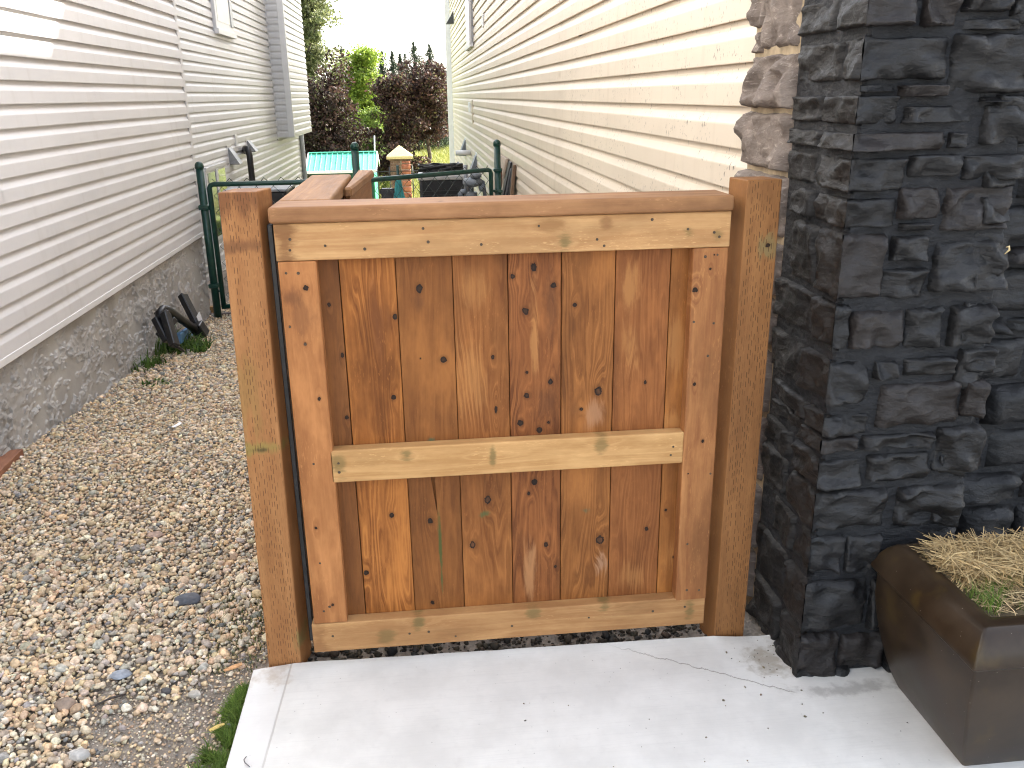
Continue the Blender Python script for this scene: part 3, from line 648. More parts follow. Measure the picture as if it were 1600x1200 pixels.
for i, s in enumerate(SPEC):
    mt = wood('board_wood_%s' % 'abcdefgh'[i], s['lo'], s['hi'], 'xz', 3.7 * i + 2, s['k'], s['st'], s['rings'], s['lin'], .5, .45, ringmix=s['rm'])
    g0 = .0010 if i else 0; dy = rnd.uniform(-.0015, .0015)
    bm = bmesh.new()
    if i == 2:  # the split board: a long check opening below the middle rail
        sx, szb = px(676, 744); sx2, sz2 = px(684, 806)
        xa, xb = bx[i] + g0, bx[i + 1] - .0010
        zs = [BOARD_Z0, sz2 - .05, sz2, (sz2 + szb) / 2, szb, szb + .06, BOARD_Z1]
        def cx_(z_): return float(np.interp(z_, [sz2 - .05, sz2, szb], [sx2 + .004, sx2, sx]))
        def hw(z_): return float(np.interp(z_, [sz2, (sz2 + szb) / 2, szb, szb + .06], [0, .0030, .0052, .0]))
        add_box(bm, (xa, YB + dy + .013, BOARD_Z0), (xb, YB + dy + .019, BOARD_Z1)); add_box(bm, (xb - .004, YB + .0215, BOARD_Z0), (xb + .006, YB + .027, BOARD_Z1 - .02))
        for a, b in zip(zs, zs[1:]):
            la, lb = cx_(a) - hw(a), cx_(b) - hw(b); ra, rb = cx_(a) + hw(a), cx_(b) + hw(b)
            for (p0, p1, p2, p3) in (((xa, a), (la, a), (lb, b), (xa, b)), ((ra, a), (xb, a), (xb, b), (rb, b))):
                add_hex(bm, [(p0[0], YB + dy, p0[1]), (p1[0], YB + dy, p1[1]), (p1[0], YB + dy + .0129, p1[1]), (p0[0], YB + dy + .0129, p0[1]), (p3[0], YB + dy, p3[1]), (p2[0], YB + dy, p2[1]), (p2[0], YB + dy + .0129, p2[1]), (p3[0], YB + dy + .0129, p3[1])])
        bmesh.ops.recalc_face_normals(bm, faces=bm.faces)
    else:
        add_box(bm, (bx[i] + g0, YB + dy, BOARD_Z0), (bx[i + 1] - .0010, YB + dy + .019, BOARD_Z1), .0016, 2)
        if i < 7: add_box(bm, (bx[i + 1] - .004, YB + .0215, BOARD_Z0), (bx[i + 1] + .006, YB + .027, BOARD_Z1 - (.012 if i in (3, 5) else 0)))
    o = from_bm('board', bm, mt, GATE)
    if i == 2: o['label'] = 'board with a dark split and green streak below the middle rail'
    if i == 4: o['label'] = 'board dotted with many dark knots'
RL_LO, RL_HI = (0.39, 0.2031, 0.0812), (0.637, 0.4047, 0.1812)
def pst(lst): return [(pr(u, v)[1], pr(u, v)[0], ra, rl, c, s) for (u, v, ra, rl, c, s) in lst]
OLV = (.13, .10, .035)
xg0, xg1 = pr(428, 370)[0], pr(1141, 370)[0]
zt0, zt1 = 1.1345, 1.2225
zb0, zb1 = .050, .1395
mt = wood('top_rail_wood', RL_LO, RL_HI, 'zx', 21, [(pr(883, 384)[1], pr(883, 384)[0], -.006, 1.6, 1.0)], pst([(445, 375, .2, .035, (.15, .06, .02), .75), (883, 380, .028, .022, OLV, .7), (862, 352, .02, .04, (.20, .09, .03), .6), (947, 345, .02, .02, (.18, .08, .03), .6), (1075, 363, .018, .02, OLV, .6), (1122, 366, .02, .02, OLV, .55)]), 3.5, 22, .4, .3, ringmix=.3)
box('rail', (xg0, YG, zt0), (xg1, YG + .038, zt1), mt, GATE, .003, 2)
xm0, xm1 = pr(516, 730)[0], pr(1068, 700)[0]; zm0, zm1 = .5568, .6462
mt = wood('middle_rail_wood', (0.3894, 0.2065, 0.07564), (0.6372, 0.3953, 0.1708), 'zx', 5, [(pr(770, 712)[1], pr(770, 712)[0], -.005, 3.0, 2.0), (pr(636, 714)[1], pr(636, 714)[0], -.006, 1.2, 1.2), (pr(940, 690)[1], pr(940, 690)[0], -.006, 1.6, 1.4)], pst([(530, 727, .05, .022, OLV, .6), (636, 712, .025, .02, OLV, .7), (770, 712, .04, .010, OLV, .7), (940, 695, .03, .02, OLV, .6)]), 3.0, 24, .4, .25, ringmix=.3)
box('rail', (xm0, YG, zm0), (xm1, YG + .038, zm1), mt, GATE, .004, 2)
xb0, xb1 = pr(489, 1000)[0], pr(1101, 950)[0]
mt = wood('bottom_rail_wood', (0.3105, 0.1525, 0.05856), (0.529, 0.3111, 0.1318), 'zx', 9, [(pr(654, 971)[1], pr(654, 971)[0], -.007, 1.4, 1.5), (pr(944, 948)[1], pr(944, 948)[0], -.006, 1.5, 1.3), (pr(832, 957)[1], pr(832, 957)[0], -.006, 1.7, 1.3)], pst([(654, 972, .03, .02, OLV, .75), (605, 995, .03, .03, OLV, .55), (944, 949, .03, .025, OLV, .7), (832, 958, .02, .025, OLV, .65), (1078, 952, .04, .018, OLV, .7), (500, 1000, .1, .03, (.17, .07, .025), .5)]), 3.5, 22, .4, .3, ringmix=.3)
box('rail', (xb0, YG, zb0), (xb1, YG + .038, zb1), mt, GATE, .003, 2)
def prk(lst): return [(*pr(u, v), r, el, a) for (u, v, r, el, a) in lst]
mt = wood('left_stile_wood', (0.271, 0.1049, 0.03441), (0.5051, 0.2232, 0.07905), 'xz', 31, prk([(478, 450, .0065, 1.0, 2.4), (453, 510, .002, 1, .4), (477, 537, .003, 1.2, .8), (499, 623, .004, 1.2, 1.4), (494, 825, .004, 1.2, 1.2), (520, 945, .004, 1, 1)]), [(*pr(455, 465), .03, .03, (.13, .05, .02), .7), (*pr(475, 495), .06, .06, (.17, .07, .027), .5)], 4, 16, .4, .4, ringmix=.4)
xs0, xs1 = pr(431, 420)[0], pr(489, 420)[0]
box('stile', (xg0 + .002, YG, zb1 + .001), (xg0 + .0915, YG + .038, zt0 - .001), mt, GATE, .0035, 2)
mt = wood('right_stile_wood', (0.227, 0.08705, 0.02969), (0.4653, 0.2176, 0.07855), 'xz', 37, prk([(1086, 453, .0075, .9, 2.6), (1102, 401, .0022, 1, .5), (1116, 398, .002, 1, .5), (1098, 689, .004, 1.1, 1.4), (1110, 420, .003, 1, .8), (1085, 600, .004, 1.2, 1.2), (1075, 740, .002, 1, .5)]), [], 4, 16, .4, .4, ringmix=.4)
box('stile', (xg1 - .0915, YG - .0005, zb1 - .008), (xg1 - .002, YG + .0375, zt0 - .001), mt, GATE, .0035, 2)
CAP_LO, CAP_HI = (.225, .105, .044), (.41, .215, .095)
mt_capx = wood('cap_wood_across', CAP_LO, CAP_HI, 'yx', 41, [(2.10, pr(690, 325)[0], .0045, 1.6, .9)], [], 3.0, 20, .45, .35, ringmix=.35)
bm = bmesh.new(); add_box(bm, (-.353, YG - .011, 1.2235), (.757, YG + .128, 1.2615), .008, 3)
from_bm('cap', bm, mt_capx, GATE)
box('gap_shade_strip', (-.3675, 2.118, .055), (-.3545, 2.150, 1.215), M_black, GATE, .002)  # added black strip, makes the gap between post and gate read as shade
# screw heads and nail holes, all in one small part
bm = bmesh.new()
scr = [(453, 374), (453, 391), (508, 384), (570, 389), (661, 357), (669, 378), (752, 382), (842, 353), (933, 374), (944, 384), (1019, 343), (1075, 358), (1116, 363), (1124, 370),
       (447, 427), (466, 427), (453, 511), (477, 538), (490, 725), (500, 880), (506, 955), (515, 948), (1102, 401), (1121, 398), (1084, 503), (1115, 505), (1106, 556), (1110, 740), (1074, 850), (1092, 922), (1073, 922),
       (529, 724), (530, 738), (1048, 711), (1052, 698), (520, 994), (640, 990), (712, 994), (800, 978), (920, 965), (1020, 955), (1070, 948), (670, 987)]
for (u, v) in scr:
    c = P(u, v, 'y', YG); r_ = rnd.uniform(.0024, .0033); rr_ = []
    for ring, (rad, dep) in enumerate(((r_ * 1.25, -.0004), (r_, -.0012), (r_ * .35, -.0006))):
        rr_.append([bm.verts.new((c[0] + rad * math.cos(a_ * math.pi / 4), c[1] + dep, c[2] + rad * math.sin(a_ * math.pi / 4))) for a_ in range(8)])
    for a_, b_ in zip(rr_, rr_[1:]):
        for j in range(8): bm.faces.new((a_[j], a_[(j + 1) % 8], b_[(j + 1) % 8], b_[j]))
    bm.faces.new(rr_[-1])
bmesh.ops.recalc_face_normals(bm, faces=bm.faces)
o = from_bm('screw_head', bm, simple('weathered_screw', (.060, .036, .018), .6, .4, 300), GATE); o['kind'] = 'stuff'

INC = (.0066, .0255)
def post(label, x0b, x0t, y0, mt, tw=0.0):
    t = thing('gate_post', label, 'post', (x0b + .045, y0 + .045, 0), 'wooden posts either side of the gate')
    wd_ = .0895; q = []
    for z_, x_ in ((-.10, x0b), (1.294, x0t)): q += [(x_, y0, z_), (x_ + wd_, y0 + tw * .14, z_), (x_ + wd_ - tw, y0 + wd_, z_), (x_ - tw, y0 + wd_, z_)]
    hexa('timber', q, mt, t, .0022); return t
mtl = wood('left_post_wood', (0.291, 0.1275, 0.04544), (0.4752, 0.2376, 0.09312), 'xz', 51, [(*[float(a) for a in P(468, 985, 'y', 2.106)[[0, 2]]], -.008, 1.5, 2.0)],
           [(*[float(a) for a in P(408, 700, 'y', 2.106)[[0, 2]]], .12, .022, (.26, .19, .055), .9), (*[float(a) for a in P(410, 703, 'y', 2.106)[[0, 2]]], .03, .010, (.06, .045, .02), .8), (*[float(a) for a in P(385, 620, 'y', 2.106)[[0, 2]]], .05, .16, (.27, .17, .055), .45),
            (*[float(a) for a in P(370, 310, 'y', 2.106)[[0, 2]]], .12, .05, (.13, .048, .018), .75), (*[float(a) for a in P(375, 385, 'y', 2.106)[[0, 2]]], .07, .022, (.10, .04, .018), .6), (*[float(a) for a in P(468, 1000, 'y', 2.106)[[0, 2]]], .02, .045, (.22, .17, .06), .8)], 2.5, 20, .35, .25, incise=INC, ringmix=.25)
post('brown timber gate post on the gravel side, greenish knot band at mid height', -.4865, -.4690, 2.1062, mtl, -.019)
mtr = wood('right_post_wood', (0.2118, 0.09099, 0.03041), (0.3548, 0.1672, 0.05892), 'xz', 57, [(*[float(a) for a in P(1200, 383, 'y', 2.083)[[0, 2]]], .006, .9, 1.5)],
           [(*[float(a) for a in P(1198, 385, 'y', 2.083)[[0, 2]]], .03, .035, (.19, .16, .07), .7), (*[float(a) for a in P(1190, 300, 'y', 2.083)[[0, 2]]], .2, .05, (.16, .07, .025), .4)], 2.5, 20, .35, .25, incise=INC, ringmix=.25)
post('brown timber gate post against the black stone pier', .790, .7945, 2.083, mtr, .015)

FEN = thing('wooden_fence', 'short wooden return fence with a wide flat cap running back from the gate', 'fence', (-.3, 2.5, 0))
mt_capy = wood('cap_wood_along', (.23, .110, .045), (.41, .215, .092), 'xy', 61, [], [], 4.0, 20, .5, .35, ringmix=.4)
mt_fb = wood('fence_board_wood', BR_LO, (.30, .135, .046), 'yz', 67, [], [], 5, 18, .5, .4, ringmix=.5)
mt_fr = wood('fence_rail_wood', (.21, .09, .034), (.36, .17, .064), 'zy', 71, [], [], 3, 20, .4, .3, ringmix=.3)
bm = bmesh.new(); add_box(bm, (-.352, YG + .1295, 1.2240), (-.222, 2.93, 1.2620), .008, 3); from_bm('cap', bm, mt_capy, FEN)
for k_ in range(6):
    y0 = 2.24 + k_ * .1365; box('board', (-.305, y0, -.03), (-.286, y0 + .1345, 1.222), mt_fb, FEN, .0016)
box('rail', (-.2855, 2.205, 1.133), (-.2475, 2.92, 1.222), mt_fr, FEN, .003)
box('rail', (-.2855, 2.205, .10), (-.2475, 2.92, .19), mt_fr, FEN, .003)
box('rail', (-.3435, 2.205, 1.133), (-.3055, 2.92, 1.222), mt_fr, FEN, .003)
FEN2 = thing('wooden_fence', 'second wooden fence panel with a narrower rounded cap beyond the return fence', 'fence', (-.2, 2.9, 0))
q = [(-.2205, 2.58), (-.198, 2.58), (-.163, 3.20), (-.2205, 3.22)]
hexa('cap', [(*p_, 1.2230) for p_ in q] + [(*p_, 1.2525) for p_ in q], mt_capy, FEN2, .006)
def f2(y, d): return -.206 + (y - 2.6) * .056 - d
def f2box(name, y0, y1, z0, z1, d0, d1, mt): return hexa(name, [(f2(y0, d1), y0, z0), (f2(y0, d0), y0, z0), (f2(y1, d0), y1, z0), (f2(y1, d1), y1, z0), (f2(y0, d1), y0, z1), (f2(y0, d0), y0, z1), (f2(y1, d0), y1, z1), (f2(y1, d1), y1, z1)], mt, FEN2, .002)
for k_ in range(4):
    y0 = 2.70 + k_ * .107; f2box('board', y0, y0 + .105, -.03, 1.222, .02, .035, mt_fb)
f2box('rail', 2.60, 3.19, 1.134, 1.2225, 0, .0195, mt_fr); f2box('rail', 2.60, 3.19, .10, .19, 0, .0195, mt_fr)
f2box('stile', 3.13, 3.19, .1905, 1.1335, 0, .0195, mt_fr); f2box('stile', 2.60, 2.68, .1905, 1.1335, 0, .0195, mt_fr)

# ------------------------------------------------------------------ gravel
def ico(sub):
    bm = bmesh.new(); bmesh.ops.create_icosphere(bm, subdivisions=sub, radius=1.0)
    V = np.array([v.co[:] for v in bm.verts]); Fc = np.array([[v.index for v in f.verts] for f in bm.faces]); bm.free(); return V, Fc
PAL = np.array([(.40, .30, .20), (.46, .37, .27), (.37, .27, .185), (.31, .27, .23), (.27, .245, .225), (.19, .18, .175), (.50, .44, .36), (.34, .235, .16), (.43, .345, .26), (.50, .36, .23), (.30, .25, .20), (.13, .13, .135), (.45, .40, .34)]) * np.array([1.38, 1.38, 1.27])
PW = np.array([1.6, 1.6, 1.4, 1.3, .9, .4, .7, .8, 1.6, .6, 1.3, .2, .8]); PW /= PW.sum()
def rot_mats(n, tilt=.45):
    a = rng.uniform(0, 2 * np.pi, n); tx = rng.normal(0, tilt, n); ty = rng.normal(0, tilt, n)
    ca, sa = np.cos(a), np.sin(a); O = np.zeros(n); I = np.ones(n)
    Rz = np.stack([ca, -sa, O, sa, ca, O, O, O, I], -1).reshape(n, 3, 3)
    Rx = np.stack([I, O, O, O, np.cos(tx), -np.sin(tx), O, np.sin(tx), np.cos(tx)], -1).reshape(n, 3, 3)
    Ry = np.stack([np.cos(ty), O, np.sin(ty), O, I, O, -np.sin(ty), O, np.cos(ty)], -1).reshape(n, 3, 3)
    return Rx @ Ry @ Rz
def pebbles(pos, size, sub, tilt=.4):
    V0, F0 = ico(sub); n = len(pos); nv = len(V0); var = []
    for k in range(14):
        ph = rng.uniform(0, 50, 3)
        d = np.array([mnoise.noise(tuple(v * 1.1 + ph)) for v in V0]) * .42 + np.array([mnoise.noise(tuple(v * 2.3 + ph)) for v in V0]) * .14
        s = V0 * (1 + d[:, None]); s *= np.array([1.0, rng.uniform(.65, .92), rng.uniform(.42, .72)]); var.append(s)
    var = np.array(var); pick = rng.integers(0, 14, n)
    B = var[pick] * size[:, None, None]; B = np.einsum('nij,nkj->nki', rot_mats(n, tilt), B) + pos[:, None, :]
    Fc = (F0[None] + (np.arange(n) * nv)[:, None, None]).reshape(-1, 3)
    c = PAL[rng.choice(len(PAL), n, p=PW)] * rng.uniform(.72, 1.18, (n, 1)) * rng.uniform(.95, 1.05, (n, 3)); c = np.repeat(c, nv, 0)
    return B.reshape(-1, 3), Fc, c
def vis(x, y, margin):
    d = np.stack([x, y, ground(x, y) - HC], -1) @ RC; u = CX + F * d[:, 0] / d[:, 2]; v = CY + F * d[:, 1] / d[:, 2]
    return (d[:, 2] > .1) & (u > -margin) & (v < 1200 + margin)
def dirt(x, y):   # 1 where bare dirt shows through the gravel
    n = np.array([mnoise.noise((a * 5, b * 5, 8)) for a, b in zip(x, y)])
    e = np.clip(1 - (-.53 - x) / .55, 0, 1) * np.clip((2.32 - y) / .35, 0, 1)
    e2 = np.clip(1 - (-.50 - x) / .10, 0, 1) * np.clip((3.2 - y) / .5, 0, 1) * .8
    return np.clip(np.maximum(e * 1.95, e2) + n * .55 - .22, 0, 1)
M_peb = attr_mat('pebble', .72, .28, 90, .0015, spec=.3)
allV, allF, allC, off = [], [], [], 0
def grid(x0, x1, y0, y1, s):
    gx, gy_ = np.meshgrid(np.arange(x0, x1, s), np.arange(y0, y1, s)); gx = gx.ravel() + rng.uniform(-.5, .5, gx.size) * s; gy_ = gy_.ravel() + rng.uniform(-.5, .5, gy_.size) * s; return gx, gy_
def scatter(x0, x1, y0, y1, sp, s_med, s_sig, sub, lift, keep=lambda x, y: np.ones(len(x), bool)):
    global off
    x, y = grid(x0, x1, y0, y1, sp); k = vis(x, y, 350) & (x > XN + .004) & (x < np.where(y < 2.15, -.535, np.where((y < 2.2), -.50, -.37))) & keep(x, y)
    x, y = x[k], y[k]; sz = np.clip(np.exp(rng.normal(math.log(s_med), s_sig, len(x))), s_med * .45, s_med * 2.6)
    z = ground(x, y) + lift + sz * .25 + rng.uniform(-.003, .006, len(x)) + np.array([mnoise.noise((a * 3.1, b * 3.1, 0)) for a, b in zip(x, y)]) * .012
    V, Fc, c = pebbles(np.stack([x, y, z], -1), sz, sub); allV.append(V); allF.append(Fc + off); allC.append(c); off += len(V)
kp = lambda x, y: rng.uniform(0, 1, len(x)) > dirt(x, y) * .96
scatter(-1.9, -.3, 1.2, 2.75, .0122, .0074, .34, 2, .010, kp)
scatter(-1.9, -.3, 2.75, 4.7, .0126, .0078, .34, 1, .010, kp)
scatter(-1.9, -.3, 1.2, 3.2, .058, .0128, .22, 2, .014, lambda x, y: rng.uniform(0, 1, len(x)) > dirt(x, y) * 1.0)
scatter(-1.9, -.3, 3.2, 4.7, .070, .0128, .22, 1, .012)
scatter(-1.9, -.3, 1.2, 2.6, .010, .0034, .45, 1, .004, lambda x, y: dirt(x, y) > .25)
scatter(-1.9, -.3, 4.7, 9.0, .0175, .0108, .32, 1, .012)
o = from_np('gravel', np.concatenate(allV), np.concatenate(allF), M_peb, None, True, np.concatenate(allC)); tag(o, kind='stuff')
# dark grit and soil in the gap under the gate
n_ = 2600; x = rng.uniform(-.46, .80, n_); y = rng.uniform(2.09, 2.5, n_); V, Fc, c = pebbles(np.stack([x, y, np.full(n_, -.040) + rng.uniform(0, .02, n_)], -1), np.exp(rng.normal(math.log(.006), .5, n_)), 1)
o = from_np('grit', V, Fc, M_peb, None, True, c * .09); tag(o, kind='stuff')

n_ = 60; x = np.concatenate([rng.normal(.90, .05, 30), rng.uniform(.2, 1.15, 30)]); y = np.concatenate([rng.normal(1.93, .06, 30), rng.uniform(1.55, 2.02, 30)]); V, Fc, c = pebbles(np.stack([x, y, np.full(n_, .001)], -1), np.exp(rng.normal(math.log(.0022), .45, n_)), 1)
o = from_np('crumbs', V, Fc, M_peb, None, True, c * .35); tag(o, kind='stuff')

def rock(label, u, v, r, col, flat=.55, z=None):
    q = P(u, v, 'z', -.02 if z is None else z); V0, F0 = ico(3); ph = rng.uniform(0, 40, 3)
    d = np.array([mnoise.noise(tuple(a * 1.3 + ph)) for a in V0]) * .3; V = V0 * (1 + d[:, None]) * r * np.array([1.15, .8, flat]) + np.array([q[0], q[1], q[2] + r * flat * .5])
    return tag(from_np('rock', V, F0, simple('rock_surface', col, .75, .25, 40, .002), None, True), label, 'rock')
rock('dark slate-grey rock, largest of its colour on the gravel beside the left post', 293, 940, .034, (.085, .09, .105), .5)
rock('round brown rock on the gravel near the bottom of the photo', 103, 1106, .024, (.27, .20, .15), .8)
rock('flat grey-blue rock at the edge of the bare dirt', 190, 1056, .026, (.23, .25, .28), .35)
rock('pale pinkish flat rock among the gravel', 243, 838, .026, (.34, .235, .18), .4)
rock('small dark rock lying on the bare dirt', 260, 1082, .013, (.07, .065, .065), .6)
rock('small whitish rock on the dirt next to the moss', 305, 1087, .014, (.46, .42, .36), .7)
rock('whitish rock at the bottom of the gravel', 125, 1182, .022, (.42, .40, .37), .6)

# ------------------------------------------------------------------ grass, moss, weeds
def blades(pts, hgt, wid, cols, lean=.6, seg=2, mat=None, name='grass', parent=None):
    n = len(pts); a = rng.uniform(0, 2 * np.pi, n); d = np.stack([np.cos(a), np.sin(a), np.zeros(n)], -1); s = np.stack([-np.sin(a), np.cos(a), np.zeros(n)], -1)
    ln = rng.uniform(.2, 1, n)[:, None] * lean; V = []
    for k in range(seg + 1):
        t = k / seg; c = pts + d * (ln * t * t * hgt[:, None]) + np.array([0, 0, 1.0]) * (hgt[:, None] * t * (1 - .3 * ln * t)); w_ = (wid * (1 - .92 * t))[:, None]
        V += [c - s * w_, c + s * w_]
    V = np.stack(V, 1); k = 2 * (seg + 1); Fc = []
    for i in range(seg): Fc.append(np.array([2 * i, 2 * i + 1, 2 * i + 3, 2 * i + 2]))
    Fc = (np.array(Fc)[None] + (np.arange(n) * k)[:, None, None]).reshape(-1, 4)
    return from_np(name, V.reshape(-1, 3), Fc, mat, parent, True, np.repeat(cols, k, 0))
M_leaf = attr_mat('leaf', .6, .25, 8, trans=.35, spec=.3)
M_straw = attr_mat('straw', .7, .2, 60, trans=.15)
def cols(n, a, b, v=.25): t = rng.uniform(0, 1, (n, 1)); return (np.array(a) * (1 - t) + np.array(b) * t) * rng.uniform(1 - v, 1 + v, (n, 1))
n_ = 13000; tt = rng.uniform(0, 1, n_); y = 1.35 + .68 * tt; wd_ = .09 * np.interp(y, [1.35, 1.6, 1.95, 2.05], [1.1, 1.0, .45, .1]); x = -.53 - rng.uniform(0, 1, n_) ** 1.3 * wd_
k = np.array([mnoise.noise((a * 22, b * 22, 1)) for a, b in zip(x, y)]) > -.22; x, y = x[k], y[k]
o = blades(np.stack([x, y, ground(x, y) + .002], -1), rng.uniform(.012, .040, len(x)), rng.uniform(.0014, .0030, len(x)), cols(len(x), (.075, .14, .02), (.19, .27, .05)), 1.1, 2, M_leaf, 'moss'); tag(o, kind='stuff')
n_ = 420; x = rng.uniform(-.72, -.52, n_); y = rng.uniform(2.1, 2.5, n_)
o = blades(np.stack([x, y, ground(x, y) + .01], -1), rng.uniform(.01, .03, n_), rng.uniform(.001, .002, n_), cols(n_, (.06, .10, .02), (.12, .13, .04)), 1.2, 2, M_leaf, 'moss'); tag(o, kind='stuff')
def weed(label, c, r, n, hh, name='weed'):
    n_ = n; a = rng.uniform(0, 2 * np.pi, n_); rr = r * rng.uniform(.1, 1, n_) ** .7; pts = np.stack([c[0] + rr * np.cos(a), c[1] + rr * np.sin(a) * 1.2, np.full(n_, c[2])], -1)
    o = blades(pts, rng.uniform(.5, 1.5, n_) * hh, rng.uniform(.005, .012, n_), cols(n_, (.04, .095, .016), (.13, .21, .045)), 1.3, 3, M_leaf, name); return tag(o, label, 'weed', 'weeds along the stucco wall')
def gp(u, v, z=None):
    q = P(u, v, 'z', -.1)
    for _ in range(6): q = P(u, v, 'z', float(ground(q[0], q[1])) + .015)
    return q
weed('leafy green weed in front of the black rack on the gravel', gp(262, 548), .16, 240, .13)
weed('low green weed right of the black rack foot', gp(300, 548), .13, 200, .09)
weed('low dark weed left of the black rack along the stucco', gp(225, 573), .15, 130, .07)
weed('small broad-leaved seedling growing against the stucco', gp(196, 582), .035, 22, .10)
weed('faint sparse weed in open gravel', gp(250, 600), .10, 40, .03)

# ------------------------------------------------------------------ planter
PL = thing('planter', 'brown glazed square planter with rolled rim, dry straw and grass inside', 'planter', (1.4, 1.66, 0))
t = NT('brown_glaze'); ob = t.obj(); n1 = t.noise(ob, 7, 6, .6); n2 = t.noise(ob, 11, 4, .55); vv = t.vor(ob, 45)
c = t.mix(t.rng(n1, .3, .7), (.020, .0125, .0072), (.040, .0262, .0155)); c = t.mix(t.math('MULTIPLY', t.rng(n2, .54, .74), .5), c, (.07, .045, .012)); c = t.mix(t.math('MULTIPLY', t.rng(vv, .05, .025), .7), c, (.4, .36, .3))
t.bump(n1, .15, .001); M_pot = t.out(c, t.rng(n1, .3, .7, .28, .38), spec=.3)
def rrect(x0, x1, y0, y1, r, z, k=4):
    out = []
    for (cx_2, cy_2, a0) in ((x1 - r, y1 - r, 0), (x0 + r, y1 - r, 90), (x0 + r, y0 + r, 180), (x1 - r, y0 + r, 270)):
        for i in range(k + 1): a = math.radians(a0 + 90 * i / k); out.append((cx_2 + r * math.cos(a), cy_2 + r * math.sin(a), z))
    return out
def loft(name, rings, mat, parent, capb=True, capt=False):
    bm = bmesh.new(); R_ = [[bm.verts.new(p) for p in r] for r in rings]; k = len(R_[0])
    for a, b in zip(R_, R_[1:]):
        for j in range(k): bm.faces.new((a[j], a[(j + 1) % k], b[(j + 1) % k], b[j]))
    if capb: bm.faces.new(R_[0][::-1])
    if capt: bm.faces.new(R_[-1])
    bmesh.ops.recalc_face_normals(bm, faces=bm.faces); return from_bm(name, bm, mat, parent, False)
X0, X1, Y0_, Y1_ = 1.167, 1.575, 1.482, 1.832
def off_rect(o_, r, z): return rrect(X0 - o_, X1 + o_, Y0_ - o_, Y1_ + o_, r, z)
prof = [(-.028, .0), (-.014, .03), (.002, .08), (.017, .14), (.028, .20), (.034, .25), (.035, .30), (.034, .333)]
bod = loft('body', [off_rect(o_, .007, z) for o_, z in prof], M_pot, PL)
rim = [(.020, .324), (.044, .320), (.048, .326), (.047, .338), (.038, .362), (.024, .386), (.010, .401), (.004, .4035), (-.012, .404), (-.028, .402), (-.036, .395), (-.038, .36)]
rimo = loft('rim', [off_rect(o_, .006, z) for o_, z in rim], M_pot, PL, False)
for o_ in (bod, rimo):
    o_.data.polygons.foreach_set('use_smooth', [True] * len(o_.data.polygons)); o_.data.set_sharp_from_angle(angle=math.radians(38))
so_ = simple('potting_soil', (.10, .075, .04), .95, .4, 60, .006)
bm = bmesh.new(); gx_ = 14
vg = [[bm.verts.new((X0 + .029 + (X1 - X0 - .058) * i / gx_, Y0_ + .029 + (Y1_ - Y0_ - .058) * j / gx_, .380 + .012 * mnoise.noise((i * .6, j * .6, 0)) + .035 * smooth(.3, 1, j / gx_))) for j in range(gx_ + 1)] for i in range(gx_ + 1)]
for i in range(gx_):
    for j in range(gx_): bm.faces.new((vg[i][j], vg[i + 1][j], vg[i + 1][j + 1], vg[i][j + 1]))
from_bm('soil', bm, so_, PL, True)
def straws(n_, x0, x1, y0, y1, z0, zs, L0, L1, w_, ca, cb, up=.25):
    p0 = np.stack([rng.uniform(x0, x1, n_), rng.uniform(y0, y1, n_), z0 + rng.uniform(0, zs, n_)], -1); a = rng.uniform(0, 2 * np.pi, n_); d = np.stack([np.cos(a), np.sin(a), rng.normal(.05, up, n_)], -1)
    L_ = rng.uniform(L0, L1, n_)[:, None]; bend = rng.normal(0, .25, (n_, 3)) * L_
    s = np.stack([-np.sin(a), np.cos(a), rng.normal(0, .5, n_)], -1) * w_; V = []
    for t_ in (-.5, 0, .5): c_ = p0 + d * L_ * t_ + bend * (.25 - t_ * t_); V += [c_ - s, c_ + s]
    V = np.stack(V, 1)
    lo_, hi_ = np.array([X0 + .012, Y0_ + .02, 0]), np.array([X1 + .02, Y1_ + .0, 2]); V = np.clip(V, lo_, hi_)
    Fc = (np.array([[0, 1, 3, 2], [2, 3, 5, 4]])[None] + (np.arange(n_) * 6)[:, None, None]).reshape(-1, 4)
    return V.reshape(-1, 3), Fc, np.repeat(cols(n_, ca, cb), 6, 0)
parts = [straws(5200, X0 + .055, X1 - .03, Y0_ + .18, Y1_ - .035, .380, .050, .05, .15, .0008, (.34, .23, .10), (.56, .42, .21), .10),
         straws(700, X0 + .06, X1 - .03, Y0_ + .07, Y1_ - .1, .378, .02, .04, .12, .0008, (.30, .21, .10), (.52, .40, .22), .12)]
o_ = 0; VV, FF, CC = [], [], []
for V, Fc, c in parts: VV.append(V); FF.append(Fc + o_); CC.append(c); o_ += len(V)
o = from_np('straw', np.concatenate(VV), np.concatenate(FF), M_straw, PL, False, np.concatenate(CC)); o['kind'] = 'stuff'
n_ = 3200; x = rng.uniform(X0 + .045, X1 - .045, n_); y = rng.uniform(Y0_ + .05, Y0_ + .24, n_); k = np.array([mnoise.noise((a * 16, b * 16, 4)) for a, b in zip(x, y)]) > -.05; x, y = x[k], y[k]
o = blades(np.stack([x, y, np.full(len(x), .376)], -1), rng.uniform(.02, .06, len(x)), rng.uniform(.0007, .0014, len(x)), cols(len(x), (.07, .14, .02), (.18, .25, .05)), 1.0, 2, M_leaf, 'grass', PL); o['kind'] = 'stuff'

